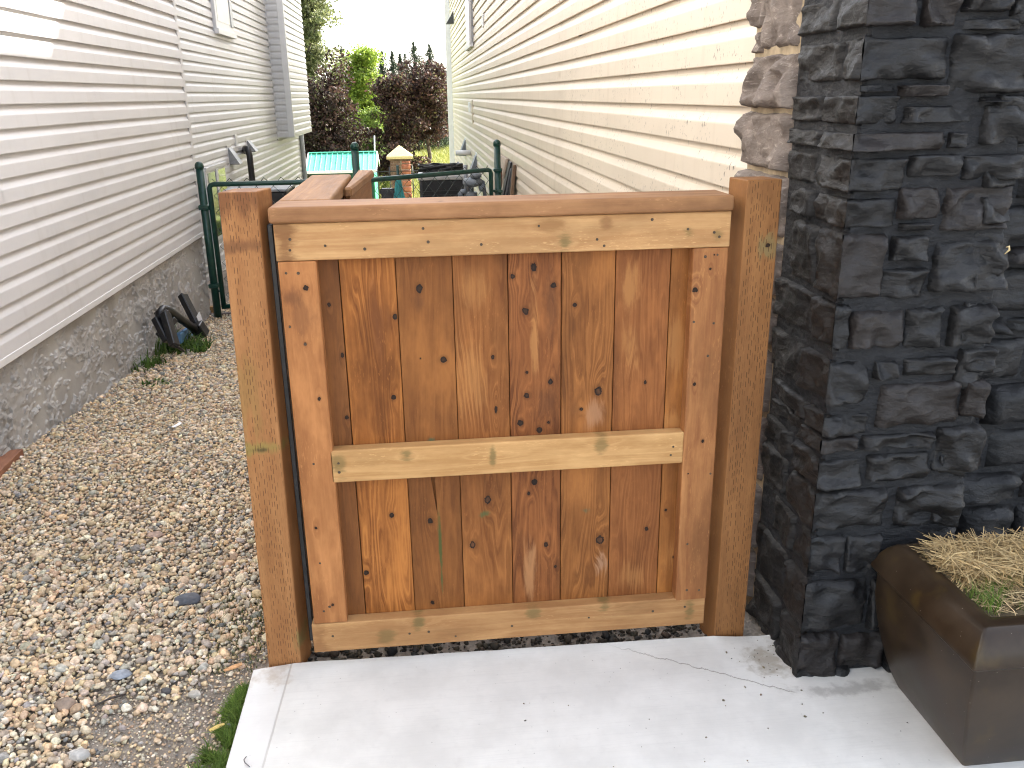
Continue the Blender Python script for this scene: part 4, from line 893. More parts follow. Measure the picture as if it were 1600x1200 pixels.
# ------------------------------------------------------------------ chain-link fence and gates
def chain(name, a, b, z0, z1, parent, pitch=.098):
    """interlocked zigzag wires in the vertical plane from a to b"""
    a = Vector((*a, 0)); b = Vector((*b, 0)); L_ = (b - a).length; d = (b - a) / L_; nrm = Vector((-d.y, d.x, 0)); bm = bmesh.new(); w_ = pitch * .72; r_ = .0034
    for s in range(int(L_ / w_)):
        x0 = s * w_; rows = int((z1 - z0) / (w_ * 1.0)) + 1; pts = []
        for r in range(rows + 1):
            pts.append(a + d * (x0 + (w_ * 1.01 if (r + s) % 2 else -.0)) + nrm * (.003 if r % 2 else -.003) + Vector((0, 0, z1 + .045 - r * w_)))
        add_tube(bm, pts, r_, 3, False)
    return from_bm(name, bm, M_wire, parent)
GRP = 'green chain-link gates across the side yard'
def cpost(label, x, y, zt, r=.032, lean=(0, 0)):
    t = thing('fence_post', label, 'post', (x, y, float(ground(x, y))), 'green posts of the chain-link gates')
    zb = float(ground(x, y)) - .1
    tube('pipe', [(x - lean[0], y, zb), (x, y, zt - .02)], r, M_green, t, 14)
    tube('dome_cap', [(x, y, zt - .045), (x, y, zt - .02), (x, y, zt - .006), (x, y, zt + .006), (x, y, zt + .012)], [r * 1.14, r * 1.14, r * 1.02, r * .7, r * .2], M_green, t, 14)
    return t
p1 = cpost('green chain-link post against the corner of the white siding', -1.815, 7.60, 1.0)
p2 = cpost('green chain-link post rising behind the fence cap, in front of the shed roof', -.532, 7.60, 1.13)
p3 = cpost('green chain-link post near the cream siding, in front of the leaning planks', .745, 8.50, 1.085, lean=(-.015, 0))
box('clamp', (-1.855, 7.555, .62), (-1.775, 7.645, .66), M_green, p1, .006); box('clamp', (-1.855, 7.555, -.05), (-1.775, 7.645, -.01), M_green, p1, .006)
box('clamp', (.705, 8.455, .80), (.785, 8.545, .83), M_green, p3, .006); box('clamp', (.708, 8.455, .60), (.788, 8.545, .63), M_green, p3, .006)
def clgate(label, a, b, z0, z1):
    t = thing('chain_link_gate', label, 'gate', ((a[0] + b[0]) / 2, (a[1] + b[1]) / 2, z0), GRP)
    A = Vector((*a, 0)); B = Vector((*b, 0)); d = (B - A).normalized(); r_ = .021
    def pt(q, z): return (q.x, q.y, z)
    tube('frame', [pt(A, z0), pt(A, z1 - .03), pt(A + d * .012, z1 - .008), pt(A + d * .04, z1), pt(B - d * .04, z1), pt(B - d * .012, z1 - .008), pt(B, z1 - .03), pt(B, z0)], r_, M_green, t, 10)
    tube('lower_rail', [pt(A, z0 + .02), pt(B, z0 + .02)], r_, M_green, t, 10)
    chain('wire_mesh', (A + d * .03)[:2], (B - d * .02)[:2], z0 + .03, z1, t)
    tube('hinge', [pt(A, z0 + .16), pt(A - d * .06, z0 + .16)], .012, M_green, t, 6); tube('hinge', [pt(A, z1 - .2), pt(A - d * .06, z1 - .2)], .012, M_green, t, 6)
    return t
clgate('green chain-link gate behind the left wooden post', (-1.755, 7.60), (-.60, 7.60), -.24, .825)
clgate('green chain-link gate in front of the air conditioner, its top rail slanting', (.675, 8.42), (-.43, 7.64), -.28, .825)

# ------------------------------------------------------------------ things by the stucco wall
RK = thing('rack', 'folded black steel hitch rack leaning on the stucco with a white label', 'rack', (-1.72, 6.3, -.22))
def at(u, v, x=-1.72): return P(u, v, 'x', x)
def rbar(name, p, q, w_, t_, x=-1.72, x2=None): return bar(name, at(*p, x), at(*q, x if x2 is None else x2), (0, 1, .3), w_, t_, M_black, RK, .006)
rbar('arm', (285, 461), (312, 514), .068, .05, -1.84, -1.70)
rbar('foot', (306, 507), (318, 525), .10, .085, -1.70, -1.66)
rbar('tube', (258, 489), (273, 541), .062, .05, -1.74, -1.66)
rbar('tube', (243, 497), (262, 534), .055, .045, -1.80, -1.72)
rbar('bracket', (246, 496), (262, 487), .09, .05, -1.80, -1.74)
rbar('bracket', (255, 513), (266, 510), .16, .04, -1.78, -1.72)
tube('curved_arm', [at(251, 500, -1.78), at(250, 489, -1.78), at(255, 483, -1.77), at(262, 484, -1.76), at(280, 497, -1.74), at(304, 514, -1.70)], .030, M_black, RK, 8)
tube('rod', [at(272, 538, -1.66), at(288, 549, -1.62)], .010, M_black, RK, 6)
q = Vector(at(303, 497, -1.745)); bar('label_plate', q + Vector((.045, -.045, .04)), q + Vector((.060, -.025, -.055)), (0, 1, .3), .085, .004, M_paper, RK, 0)
q = Vector(at(309, 508, -1.71)); bar('badge', q + Vector((.055, -.05, .015)), q + Vector((.06, -.045, -.02)), (0, 1, .3), .035, .004, M_paper, RK, 0)
o = bar('plank', at(279, 529, -1.74), at(300, 516, -1.80), (0, .3, 1), .075, .03, M_blue); tag(o, 'blue painted plank on the gravel behind the black rack', 'plank')
M_board = wood('loose_board_wood', (.20, .085, .05), (.34, .17, .10), 'xy', 81, [], [], 3, 24, .5, .3, ringmix=.4)
a = gp(-10, 760); b = gp(28, 716)
o = hexa('plank', [(a[0] - .16, a[1] - .22, a[2]), (a[0] + .01, a[1] - .22, a[2]), (b[0] + .02, b[1] + .02, b[2]), (b[0] - .12, b[1] + .0, b[2]), (a[0] - .16, a[1] - .22, a[2] + .038), (a[0] + .01, a[1] - .22, a[2] + .038), (b[0] + .02, b[1] + .02, b[2] + .038), (b[0] - .12, b[1], b[2] + .038)], M_board, None, .002); tag(o, 'reddish brown plank lying on the gravel at the left edge', 'plank')
M_pale = wood('offcut_wood', (.30, .17, .07), (.48, .30, .14), 'xz', 83, [], [], 3, 24, .4, .2, ringmix=.3)
q = gp(322, 492); o = box('offcut', (q[0] - .03, q[1] + .02, q[2] - .02), (q[0] + .03, q[1] + .07, q[2] + .13), M_pale, None, .003); tag(o, 'upright pale timber offcut at the foot of the left green post', 'offcut')
o = box('offcut', (q[0] + .034, q[1] + .0, q[2] - .02), (q[0] + .075, q[1] + .06, q[2] + .07), M_pale, None, .003); tag(o, 'short timber offcut beside the foot of the left green post', 'offcut')
o = box('threshold_timber', (q[0] - .02, q[1] - .06, q[2] - .02), (q[0] + .95, q[1] - .015, q[2] + .022), wood('grey_timber', (.10, .08, .075), (.19, .155, .14), 'zx', 85, [], [], 3, 20, .4, .3), None, .003); tag(o, 'weathered grey timber lying under the chain-link gate', 'timber')
def scrap(label, u, v, w_, l_, ang, mat, cat='litter'):
    q = gp(u, v); bm = bmesh.new(); pts = []
    for (s, t_) in ((-1, -1), (1, -1), (1.1, .2), (.8, 1), (-.7, 1.1), (-1.1, .1)):
        x_ = s * w_ / 2; y_ = t_ * l_ / 2; ca, sa = math.cos(ang), math.sin(ang); pts.append((q[0] + x_ * ca - y_ * sa, q[1] + x_ * sa + y_ * ca, q[2] + .012 + .006 * rnd.random()))
    tv_ = [bm.verts.new(p) for p in pts]; bv_ = [bm.verts.new((p[0], p[1], p[2] - .003)) for p in pts]; bm.faces.new(tv_); bm.faces.new(bv_[::-1])
    for i in range(6): bm.faces.new((tv_[i], bv_[i], bv_[(i + 1) % 6], tv_[(i + 1) % 6]))
    return tag(from_bm('litter', bm, mat), label, cat)
scrap('white plastic wrapper scrap on the open gravel', 277, 668, .022, .06, -.35, M_white_pl); scrap('white paper scrap in the weeds by the rack', 293, 543, .03, .05, .3, M_white_pl)
scrap('orange wood chip on the dirt beside the pavement corner', 365, 1049, .012, .05, -1.0, simple('wood_chip', (.50, .27, .12), .8, .2, 50), 'wood chip'); scrap('yellow leaf bit on the moss by the pavement', 340, 1143, .008, .04, -.9, simple('dry_leaf', (.55, .40, .12), .8, .2, 50), 'leaf')
tube_ = tube('twig', [gp(150, 1113) + np.array([0, 0, .02]), gp(175, 1103) + np.array([0, 0, .025]), gp(197, 1092) + np.array([0, 0, .015])], .003, simple('twig_bark', (.05, .04, .035), .9, .3, 60), None, 5); tag(tube_, 'thin dark twig on the dirt patch', 'twig')
tw = tube('twig', [P(385, 1182, 'z', .004), P(381, 1187, 'z', .004), P(383, 1192, 'z', .004), P(390, 1198, 'z', .004)], .0011, M_dkgrey, None, 5); tag(tw, 'short dark bent stem lying on the concrete', 'stem')
q = P(1573, 390, 'y', 1.832); o = tube('dry_leaf', [(q[0] - .004, 1.831, q[2] - .010), (q[0] + .002, 1.826, q[2]), (q[0] + .002, 1.829, q[2] + .008), (q[0] - .005, 1.829, q[2] + .006)], [.0008, .0028, .0026, .0006], simple('dry_petal', (.60, .47, .24), .7, .2, 60), None, 6); tag(o, 'small dry yellow leaf stuck on the black stone', 'leaf')

# ------------------------------------------------------------------ side-yard equipment
gz = lambda x, y: float(ground(x, y))
AC = thing('air_conditioner', 'black air conditioner with a pale rim standing behind the slanting chain-link gate', 'air conditioner', (.35, 12.9, gz(.35, 12.9)))
ax0, ax1, ay0, ay1, zt = -.01, .70, 12.5, 13.2, .43
g0 = gz(.3, 12.8)
box('base_pan', (ax0 - .02, ay0 - .02, g0 + .0), (ax1 + .02, ay1 + .02, g0 + .07), M_grey, AC, .01)
box('cabinet', (ax0 + .02, ay0 + .02, g0 + .07), (ax1 - .02, ay1 - .02, zt - .06), M_black, AC, .01)
for k_ in range(14): box('louvre', (ax0, ay0 + .005, g0 + .10 + k_ * .056), (ax1, ay0 + .019, g0 + .115 + k_ * .056), M_black, AC)
for (xx, yy) in ((ax0, ay0), (ax1 - .04, ay0), (ax0, ay1 - .04), (ax1 - .04, ay1 - .04)): box('corner_post', (xx, yy, g0 + .071), (xx + .04, yy + .04, zt - .0605), M_dkgrey, AC, .005)
box('top_panel', (ax0 - .02, ay0 - .02, zt - .06), (ax1 + .02, ay1 + .02, zt), simple('pale_grey_metal', (.40, .39, .37), .5, .15, 10), AC, .02, 2)
bm = bmesh.new()
for k_ in range(5):
    r_ = .10 + k_ * .055; add_tube(bm, [(.345 + r_ * math.cos(a * math.pi / 12), 12.85 + r_ * math.sin(a * math.pi / 12), zt + .01) for a in range(25)], .006, 4, False)
from_bm('fan_guard', bm, M_black, AC)
bm = bmesh.new(); pts = []
for k_ in range(90):
    a = k_ * .36; r_ = .26 + .03 * math.sin(k_ * 1.7); pts.append((.31 + r_ * math.cos(a) * 1.15, 12.85 + r_ * math.sin(a), zt + .035 + .0011 * k_ + .008 * math.sin(k_ * 2.2)))
add_tube(bm, pts, .016, 6); o = from_bm('garden_hose', bm, M_blackpl, None, True); tag(o, 'coil of black hose on top of the air conditioner', 'hose')
MT = thing('gas_meter', 'grey gas meter with regulator and pipes by the cream wall', 'meter', (.56, 9.6, gz(.56, 9.6)))
loft('body', [rrect(.47, .63, 9.5, 9.65, .03, z) for z in (.15, .17, .40, .44)], M_gauge, MT, True, True)
loft('body_top', [rrect(.49, .61, 9.52, 9.63, .03, z) for z in (.441, .48, .50)], M_gauge, MT, True, True)
tube('pipe', [(.43, 9.57, .40), (.43, 9.57, .48), (.45, 9.57, .51), (.50, 9.57, .51)], .028, M_gauge, MT, 10)
tube('pipe', [(.555, 9.57, .50), (.555, 9.57, .62), (.60, 9.57, .66), (.68, 9.58, .60), (.70, 9.58, .45), (.74, 9.6, .38), (.99, 9.62, .38)], .022, M_gauge, MT, 10)
tube('regulator', [(.56, 9.54, .56), (.56, 9.54, .585), (.56, 9.54, .60), (.56, 9.54, .64), (.56, 9.54, .66)], [.045, .10, .105, .10, .04], M_gauge, MT, 16)
tube('regulator', [(.60, 9.50, .66), (.60, 9.50, .70), (.60, 9.50, .71)], [.06, .06, .03], M_gauge, MT, 12)
tube('riser_pipe', [(.50, 9.7, .40), (.50, 9.7, .78)], .024, M_grey, MT, 8)
tube('valve', [(.66, 9.56, .56), (.66, 9.50, .54)], .035, M_gauge, MT, 8)
tube('rusty_pipe', [(.80, 9.3, gz(.8, 9.3)), (.82, 9.35, .3), (.86, 9.5, .75)], .026, M_rust, MT, 8)
LG = 'planks leaning on the cream wall'
def lean_plank(label, y, w_, zt, mat, dx=.16, t_=.03):
    zb = gz(.8, y); o = hexa('plank', [(XR - .03 - dx - t_, y, zb), (XR - .03 - dx, y, zb), (XR - .03 - dx, y + w_, zb), (XR - .03 - dx - t_, y + w_, zb), (XR - .018 - t_, y, zt), (XR - .018, y, zt), (XR - .018, y + w_, zt), (XR - .018 - t_, y + w_, zt)], mat, None, .003); return tag(o, label, 'plank', LG)
M_paleb = wood('pale_plank_wood', (.34, .26, .19), (.50, .42, .33), 'yz', 87, [], [], 2, 24, .4, .3)
M_bb = wood('brown_plank_wood', (.14, .085, .05), (.26, .17, .11), 'yz', 89, [], [], 2, 24, .4, .3)
lean_plank('pale wide plank leaning on the cream wall right behind the green post', 9.75, .75, .83, M_paleb, .34)
lean_plank('dark charcoal sheet leaning on the cream wall', 9.36, .20, .82, M_blackpl, .30, .02)
lean_plank('grey narrow plank leaning on the cream wall between dark ones', 9.22, .12, .76, M_dkgrey, .24)
lean_plank('brown plank leaning on the cream wall, nearest to the viewer', 8.98, .09, .82, M_bb, .12)
lean_plank('black sheet leaning on the cream wall behind the brown plank', 9.08, .12, .81, M_black, .18, .02)
# teal parasol folded on a green pole, grey bin
UM = thing('parasol', 'folded teal parasol on a green pole beside the brick pillar', 'parasol', (-.23, 11.0, gz(-.2, 11)))
a = P(621, 258, 'y', 11.0); b = P(616, 330, 'y', 11.0)
tube('pole', [(a[0], 11.0, gz(-.2, 11)), (a[0], 11.0, a[2])], .018, M_green, UM, 8)
rings_ = []
for (zz, r_) in ((a[2] - .12, .022), (a[2] - .22, .035), (a[2] - .36, .06), (a[2] - .5, .10), (a[2] - .62, .12)):
    rings_.append([(a[0] - .02 * (a[2] - zz) + r_ * (1 + .25 * math.cos(5 * j * math.pi / 10)) * math.cos(j * math.pi / 10) - .06 * max(0, a[2] - .3 - zz), 11.0 + r_ * (1 + .25 * math.cos(5 * j * math.pi / 10)) * math.sin(j * math.pi / 10), zz) for j in range(20)])
loft('canopy', rings_, M_tealcloth, UM, False)
BN = thing('bin', 'dark grey garden bin behind the chain-link gate', 'bin', (-.38, 10.2, gz(-.4, 10.2)))
c_ = P(605, 296, 'y', 10.2); z_t = float(c_[2])
loft('body', [rrect(c_[0] - .07 - e_, c_[0] + .07 + e_, 10.2 - .07 - e_, 10.2 + .07 + e_, .02, z) for e_, z in ((-.02, gz(-.4, 10.2)), (.0, z_t - .04), (.012, z_t - .04), (.012, z_t))], M_dkgrey, BN)
loft('lid', [rrect(c_[0] - .06, c_[0] + .06, 10.14, 10.26, .02, z) for z in (z_t - .01, z_t + .012)], M_dkgrey, BN, True, True)
# equipment cabinet and barbecue behind the left chain-link gate
CB = thing('heat_pump', 'black and grey outdoor unit behind the left chain-link gate', 'heat pump', (-1.75, 9.6, gz(-1.7, 9.6)))
a = P(421, 300, 'y', 9.4); b = P(447, 300, 'y', 9.4); zt = float(a[2]); g0 = gz(-1.7, 9.5)
box('cabinet', (-2.02, 9.4, g0), (float(b[0]), 10.1, zt), M_blackpl, CB, .01); box('top_panel', (-2.04, 9.38, zt), (float(b[0]) + .02, 10.12, zt + .03), M_grey, CB, .006)
for k_ in range(10): box('louvre', (-2.0, 9.388, g0 + .12 + k_ * .075), (float(b[0]) - .02, 9.398, g0 + .15 + k_ * .075), M_dkgrey, CB)
RD = thing('coil_rack', 'red coiled cords hanging behind the left chain-link gate', 'cord', (-1.66, 7.75, -.1))
M_redc = simple('red_cord', (.42, .05, .035), .5, .2, 40)
for k_ in range(5):
    zc = .55 - k_ * .16; tube('coil', [(-1.62 + .10 * math.cos(a * .55 + k_), 7.78 + .03 * math.sin(a * .9), zc - .035 * a * .5 + .03 * math.sin(a * .55)) for a in range(12)], .010, M_redc if k_ % 2 else M_blackpl, RD, 6)
tube('stake', [(-1.62, 7.80, gz(-1.6, 7.8)), (-1.62, 7.80, .68)], .012, M_dkgrey, RD, 6)

# ------------------------------------------------------------------ back yard: shed, brick pillar, iron fence
SH = thing('shed', 'small green shed with a ribbed teal metal roof and white trim', 'shed', (-2.3, 27.5, gz(-2.3, 27.5)))
sx0, sx1 = P(478, 268, 'y', 26.8)[0], P(587.5, 268, 'y', 26.8)[0]; sy0, sy1 = 26.95, 28.95
zr0 = P(530, 268, 'y', 26.8)[2]; zr1 = P(530, 240, 'y', 28.0)[2]; g0 = gz(-2, 27)
box('wall', (sx0 + .1, sy0, g0), (sx1 - .1, sy1, zr0 + .02), M_shadegreen, SH)
for k_ in range(16):
    xx = sx0 + .12 + k_ * (sx1 - sx0 - .26) / 15; box('wall_rib', (xx, sy0 - .018, g0), (xx + .035, sy0 - .001, zr0 - .02), M_shadegreen, SH)
hexa('gable_wall', [(sx1 - .099, sy0 + .02, g0), (sx1 - .07, sy0 + .02, g0), (sx1 - .07, sy1 - .02, g0), (sx1 - .099, sy1 - .02, g0), (sx1 - .099, sy0 + .02, zr0), (sx1 - .07, sy0 + .02, zr0), (sx1 - .07, sy1 - .02, zr0), (sx1 - .099, sy1 - .02, zr0)], M_litgreen, SH)
ym = (sy0 + sy1) / 2; ye = sy0 - .15
for s in (1, -1):
    yy0, yy1 = (ye, ym) if s > 0 else (2 * ym - ye, ym)
    hexa('roof_sheet', [(sx0, yy0, zr0), (sx1, yy0, zr0), (sx1, yy1, zr1), (sx0, yy1, zr1), (sx0, yy0, zr0 + .02), (sx1, yy0, zr0 + .02), (sx1, yy1, zr1 + .02), (sx0, yy1, zr1 + .02)], M_teal, SH)
for k_ in range(13):
    xx = sx0 + .06 + k_ * (sx1 - sx0 - .15) / 12
    hexa('roof_rib', [(xx, ye + .01, zr0 + .021), (xx + .03, ye + .01, zr0 + .021), (xx + .03, ym - .02, zr1 + .02), (xx, ym - .02, zr1 + .02), (xx + .005, ye + .01, zr0 + .048), (xx + .025, ye + .01, zr0 + .048), (xx + .025, ym - .02, zr1 + .047), (xx + .005, ym - .02, zr1 + .047)], M_teal, SH)
box('ridge_cap', (sx0 - .01, ym - .06, zr1 + .03), (sx1 + .01, ym + .06, zr1 + .06), M_teal, SH, .01)
box('eave_trim', (sx0 - .01, ye - .03, zr0 - .05), (sx1 + .01, ye - .001, zr0 + .03), M_white_pl, SH, .004)
for xx in (sx0 - .035, sx1 + .001):
    hexa('barge_board', [(xx, ye, zr0 - .05), (xx + .03, ye, zr0 - .05), (xx + .03, ym, zr1 - .05), (xx, ym, zr1 - .05), (xx, ye, zr0 + .05), (xx + .03, ye, zr0 + .05), (xx + .03, ym, zr1 + .05), (xx, ym, zr1 + .05)], M_white_pl, SH)
    hexa('barge_board', [(xx, 2 * ym - ye, zr0 - .05), (xx + .03, 2 * ym - ye, zr0 - .05), (xx + .03, ym, zr1 - .05), (xx, ym, zr1 - .05), (xx, 2 * ym - ye, zr0 + .05), (xx + .03, 2 * ym - ye, zr0 + .05), (xx + .03, ym, zr1 + .05), (xx, ym, zr1 + .05)], M_white_pl, SH)
BP = thing('brick_pillar', 'brick and red stone pillar with a pale yellow pyramid cap', 'pillar', (-.56, 26.3, gz(-.5, 26.3)))
bx0, bx1, by0, by1 = -.845, -.275, 26.0, 26.57; zc = -.27; g0 = gz(-.5, 26)
box('core', (bx0 + .02, by0 + .02, g0), (bx1 - .02, by1 - .02, zc), M_mortar, BP)
bm = bmesh.new()
q = [(bx0 - .085, by0 - .085), (bx1 + .085, by0 - .085), (bx1 + .085, by1 + .085), (bx0 - .085, by1 + .085)]; cxx, cyy = (bx0 + bx1) / 2, (by0 + by1) / 2
lo_v = [bm.verts.new((*p, zc + .05)) for p in q]; mi_v = [bm.verts.new((*p, zc + .125)) for p in q]; tp = bm.verts.new((cxx, cyy, .15)); bm.faces.new(lo_v[::-1])
for i in range(4): bm.faces.new((lo_v[i], lo_v[(i + 1) % 4], mi_v[(i + 1) % 4], mi_v[i])); bm.faces.new((mi_v[i], mi_v[(i + 1) % 4], tp))
from_bm('cap', bm, M_cap, BP)
box('neck', (bx0 - .03, by0 - .03, zc), (bx1 + .03, by1 + .03, zc + .0495), M_brick, BP, .008)
row = 0; z = g0
while z < zc - .05:
    xx = bx0; k_ = 0
    while xx < bx0 + .30: 
        x1_ = min(xx + (.10 if (row % 2 and k_ == 0) else .20), bx0 + .31); box('brick', (xx + .004, by0 - .002 + rnd.uniform(-.004, .004), z + .006), (x1_ - .004, by0 + .03, z + .072), M_brick, BP); xx = x1_; k_ += 1
    z += .078; row += 1
z = g0; i = 0
while z < zc - .03:
    h = rnd.uniform(.12, .2); stone(BP, M_red, 'y', bx0 + .325 + rnd.uniform(-.02, .03), bx1 + .02, z + .01, min(z + h, zc) - .008, by0 + .02, .05, 900 + i, n=7, m_=6); z += h; i += 1
for k_ in range(24):
    box('brick', (bx1 - .03, by0 + .02, g0 + k_ * .063), (bx1 + .004, by1 - .03, g0 + k_ * .063 + .055), M_brick, BP)
IF = thing('iron_fence', 'thin black iron fence running past the brick pillar', 'fence', (-.5, 25.8, gz(-.5, 25.8)))
for zz in (-.55, -1.5): tube('rail', [(-1.25, 25.8, zz), (.95, 25.8, zz)], .014, M_black, IF, 5)
for xx in (-1.2, -.86, -.2, .1, .45, .8): tube('picket', [(xx, 25.8, g0), (xx, 25.8, -.42)], .016, M_black, IF, 6)
o = tube('pole', [P(586, 262, 'y', 29.5), P(585, 212, 'y', 29.5)], .025, M_white_pl, None, 6); tag(o, 'thin white pole standing behind the shed roof end', 'pole')

# ------------------------------------------------------------------ trees
def limbs(bm, base, h, n, spread, r0, seed, lo=.2):
    rr = random.Random(seed); tips = []
    top = Vector(base) + Vector((rr.uniform(-.1, .1), rr.uniform(-.1, .1), h))
    pts = [Vector(base).lerp(top, k / 6) + Vector((rr.uniform(-1, 1), rr.uniform(-1, 1), 0)) * .03 * h * (0 < k < 6) for k in range(7)]
    add_tube(bm, pts, [r0 * (1 - .85 * k / 6) for k in range(7)], 7)
    for i in range(n):
        f = lo + (1 - lo) * i / n; k = min(5, int(f * 6)); p0 = pts[k].lerp(pts[k + 1], f * 6 - k); a = i * 2.4 + rr.uniform(-.4, .4); L_ = spread * (1.05 - .6 * f) * rr.uniform(.7, 1.1)
        d = Vector((math.cos(a), math.sin(a), rr.uniform(.35, .9))); p1 = p0 + d * L_ * .5; p2 = p1 + (d + Vector((0, 0, .35))) * L_ * .5
        add_tube(bm, [p0, p1, p2], [r0 * .38 * (1 - f * .5), r0 * .22 * (1 - f * .5), r0 * .06], 5, False); tips += [p1, p2, p1.lerp(p2, .5)]
    return tips + pts[3:]
def leafmesh(name, C_, size, col, parent, asp=.55, droop=0.0):
    n = len(C_); a = rng.normal(0, 1, (n, 3)); a /= np.linalg.norm(a, axis=1)[:, None]; b = rng.normal(0, 1, (n, 3)); b -= a * (a * b).sum(1)[:, None]; b /= np.linalg.norm(b, axis=1)[:, None]
    a *= size[:, None]; b *= size[:, None] * asp; V = np.stack([C_ - a, C_ - b * .9, C_ + a, C_ + b], 1)
    Fc = (np.arange(4)[None] + (np.arange(n) * 4)[:, None]); return from_np(name, V.reshape(-1, 3), Fc, M_leaf, parent, False, np.repeat(col, 4, 0))
M_bark = simple('bark', (.075, .06, .05), .9, .3, 12, .01)
def tree(name, label, cat, base, h, spread, clumps, per, cr, leaf, ca, cb, group=None, shape=None, r0=.08, nl=14, seed=1, trunk=True, lo=.2):
    t = thing(name, label, cat, base, group); bm = bmesh.new(); tips = limbs(bm, base, h, nl, spread, r0, seed, lo); from_bm('trunk', bm, M_bark, t, True)
    tips = np.array([p[:] for p in tips]); C_ = []; cc = []
    for k in range(clumps):
        c = tips[rng.integers(len(tips))] + rng.normal(0, .16, 3) * spread
        if shape is not None: c = shape(c)
        r_ = cr * rng.uniform(.5, 1.25); q = rng.normal(0, 1, (per, 3)); q /= np.linalg.norm(q, axis=1)[:, None]; q *= (rng.uniform(0, 1, (per, 1)) ** .45) * r_ * np.array([1, 1, .75]); C_.append(c + q)
        k_ = cols(per, ca, cb, .3) * rng.uniform(.6, 1.35)
        if cat == 'tree' and name == 'cherry_tree': g_ = rng.uniform(0, 1, per) < .10; k_[g_] = cols(int(g_.sum()), (.07, .075, .03), (.16, .14, .07))
        cc.append(k_)
    C_ = np.concatenate(C_); leafmesh('crown', C_, leaf * rng.uniform(.6, 1.3, len(C_)), np.concatenate(cc), t); return t
PUR0, PUR1 = (.013, .008, .0075), (.085, .046, .036)
PG = 'dark purple-leaved trees behind the pillar and shed'
gz2 = -1.94
tree('cherry_tree', 'dark purple-leaved tree on the left, above the shed roof', 'tree', (-2.95, 30.5, gz2), 3.65, 1.25, 115, 130, .42, .058, PUR0, PUR1, PG, seed=3, r0=.09)
tree('cherry_tree', 'dark purple-leaved tree leaning in from behind the white bay', 'tree', (-3.55, 31.0, gz2), 3.1, 1.15, 80, 130, .40, .058, PUR0, PUR1, PG, seed=5, r0=.08)
tree('cherry_tree', 'dark purple-leaved tree straight behind the brick pillar', 'tree', (-.75, 31.0, gz2), 3.75, .95, 105, 130, .40, .058, PUR0, PUR1, PG, seed=8, r0=.10)
tree('cherry_tree', 'dark purple-leaved tree reaching to the cream house corner', 'tree', (.30, 32.0, gz2), 4.1, 1.15, 115, 130, .42, .060, PUR0, PUR1, PG, seed=9, r0=.10, lo=.50)
tree('poplar_tree', 'tall grey-green poplar rising beside the white bay', 'tree', (-4.55, 38, gz2), 9.6, 1.55, 380, 130, .55, .075, (.075, .10, .038), (.21, .22, .10), seed=12, r0=.16, nl=26)
tree('maple_tree', 'bright lime green tree between the purple trees', 'tree', (-2.6, 44, gz2), 4.9, 1.6, 170, 130, .55, .075, (.11, .19, .022), (.27, .33, .055), seed=14, r0=.12)
tree('maple_tree', 'fresh green young tree in the gap below the lime green tree', 'tree', (-1.75, 36, gz2), 2.9, .7, 50, 120, .35, .055, (.07, .13, .02), (.22, .27, .06), seed=16, r0=.06)
SG = 'bushes behind the shed'
tree('bush', 'olive grey-green bush behind the left end of the shed', 'bush', (-3.6, 33.5, gz2), 1.75, .95, 60, 120, .36, .05, (.07, .085, .03), (.20, .19, .09), SG, seed=21, r0=.04, lo=.05)
tree('bush', 'olive grey-green bush behind the middle of the shed', 'bush', (-2.4, 33.8, gz2), 1.8, .95, 60, 120, .36, .05, (.075, .09, .03), (.22, .21, .09), SG, seed=22, r0=.04, lo=.05)
tree('bush', 'light green bush behind the right end of the shed', 'bush', (-1.6, 32.8, gz2), 1.9, .7, 60, 120, .32, .05, (.07, .13, .025), (.20, .24, .07), SG, seed=23, r0=.04, lo=.05)
# a far row of spruces
def spruce(base, h, wbase, seed, label):
    t = thing('spruce_tree', label, 'tree', base, 'spruce trees along the far edge of the field'); rr = np.random.default_rng(seed); bm = bmesh.new(); b = Vector(base); add_tube(bm, [b, b + Vector((0, 0, h * .5)), b + Vector((0, 0, h))], [.13, .07, .01], 6); from_bm('trunk', bm, M_bark, t, True)
    C_ = []; S_ = []; z = .12
    while z < .985:
        R_ = wbase * .80 * (1 - z) ** 1.0 * rr.uniform(.85, 1.1) + .015; nb = int(6 + 8 * (1 - z))
        for k in range(nb):
            a = rr.uniform(0, 6.28); L_ = R_ * rr.uniform(.55, 1.15); n = int(9 + 42 * L_)
            f = rr.uniform(.05, 1, n); p = np.stack([np.cos(a) * L_ * f, np.sin(a) * L_ * f, z * h - .22 * L_ * f + .18 * L_ * f * f], -1) + rr.normal(0, 1, (n, 3)) * np.array([.04, .04, .11]) * (.35 + L_); C_.append(p + np.array(base))
        z += .022 + .012 * (1 - z)
    C_ = np.concatenate(C_); leafmesh('crown', C_, .075 * rng.uniform(.6, 1.3, len(C_)), cols(len(C_), (.010, .022, .012), (.042, .062, .030), .3), t, .35)
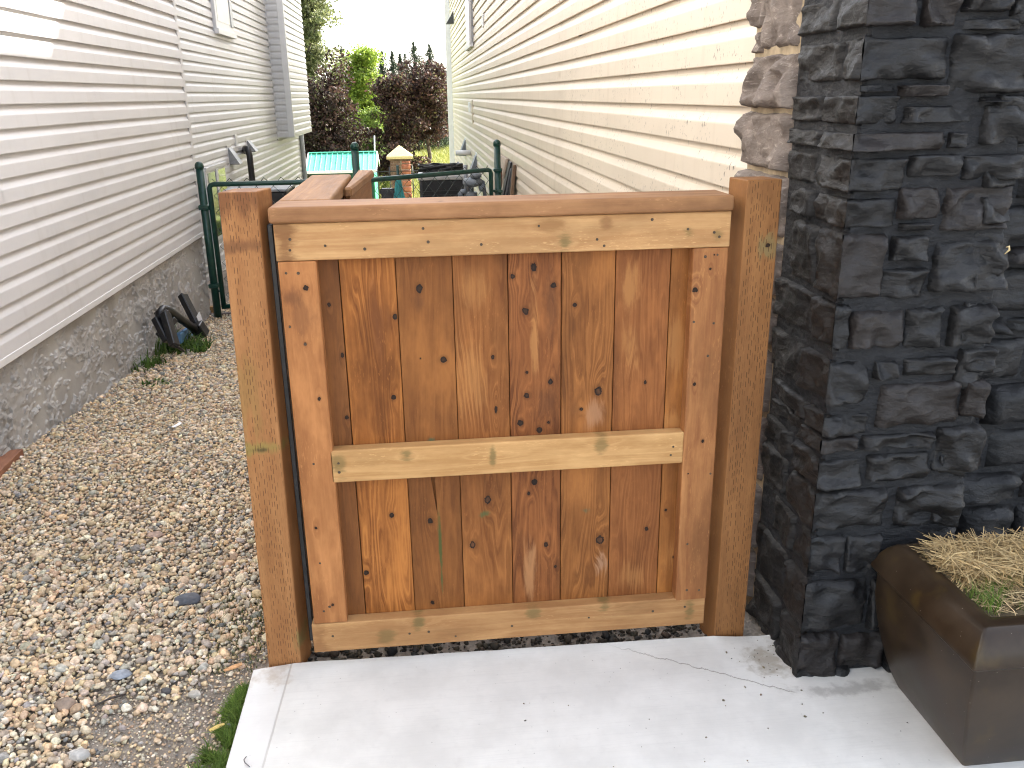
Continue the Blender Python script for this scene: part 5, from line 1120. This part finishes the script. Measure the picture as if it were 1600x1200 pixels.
for i, (u, v, yy, wb, lb) in enumerate([(577, 79, 62, 2.90, 'spruce with a slim top, leftmost of the row right of the lime tree'), (596, 76, 60, 2.90, 'spruce with a slim top, second of the row from the lime tree'), (612, 77, 63, 2.75, 'spruce with a slim top, third of the row from the lime tree'),
     (624, 81, 64, 2.61, 'slightly shorter spruce, fourth of the row from the lime tree'), (632, 81, 66, 2.45, 'narrow spruce close against the left of the tallest spruce'), (646, 63, 58, 4.45, 'broad and tallest spruce, above the brick pillar'), (670, 66, 60, 4.13, 'tall spruce nearest to the cream house'), (533, 69, 66, 3.68, 'spruce top showing behind the lime green tree'), (555, 86, 70, 2.45, 'short spruce top just right of the lime green tree crown'), (690, 96, 66, 3.68, 'lower spruce partly behind the cream house corner')]):
    q = P(u, v, 'y', yy); spruce((float(q[0]), yy, gz2), float(q[2]) - gz2, wb, 40 + i, lb)
# tall weeds of the field, and a far hedge line
n_ = 42000; y = 27.5 + 34 * rng.uniform(0, 1, n_) ** 1.2; x = rng.uniform(-.13, .065, n_) * y + rng.uniform(-.8, .8, n_)
o = blades(np.stack([x, y, ground(x, y)], -1), rng.uniform(.10, .42, n_) * np.interp(y, [27, 36], [.5, 1.0]), rng.uniform(.010, .03, n_), cols(n_, (.12, .16, .025), (.36, .33, .10), .3), .9, 2, M_leaf, 'grass'); tag(o, kind='stuff')
n_ = 16000; y = rng.uniform(15, 28, n_); x = rng.uniform(-2.3, .9, n_)
o = blades(np.stack([x, y, ground(x, y)], -1), rng.uniform(.03, .09, n_), rng.uniform(.004, .010, n_), cols(n_, (.09, .16, .02), (.24, .28, .06), .3), .9, 2, M_leaf, 'lawn'); tag(o, kind='stuff')
C_ = np.stack([rng.uniform(-9, 6, 22000), rng.uniform(74, 79, 22000), gz2 + 2.6 * rng.uniform(0, 1, 22000) ** .8 * 1.0], -1)
C_[:, 2] += .5 * np.sin(C_[:, 0] * 1.7) * (C_[:, 2] - gz2) / 2.6
o = leafmesh('woods', C_, .14 * rng.uniform(.6, 1.4, len(C_)), cols(len(C_), (.03, .055, .018), (.10, .13, .04), .3), None); tag(o, kind='stuff')
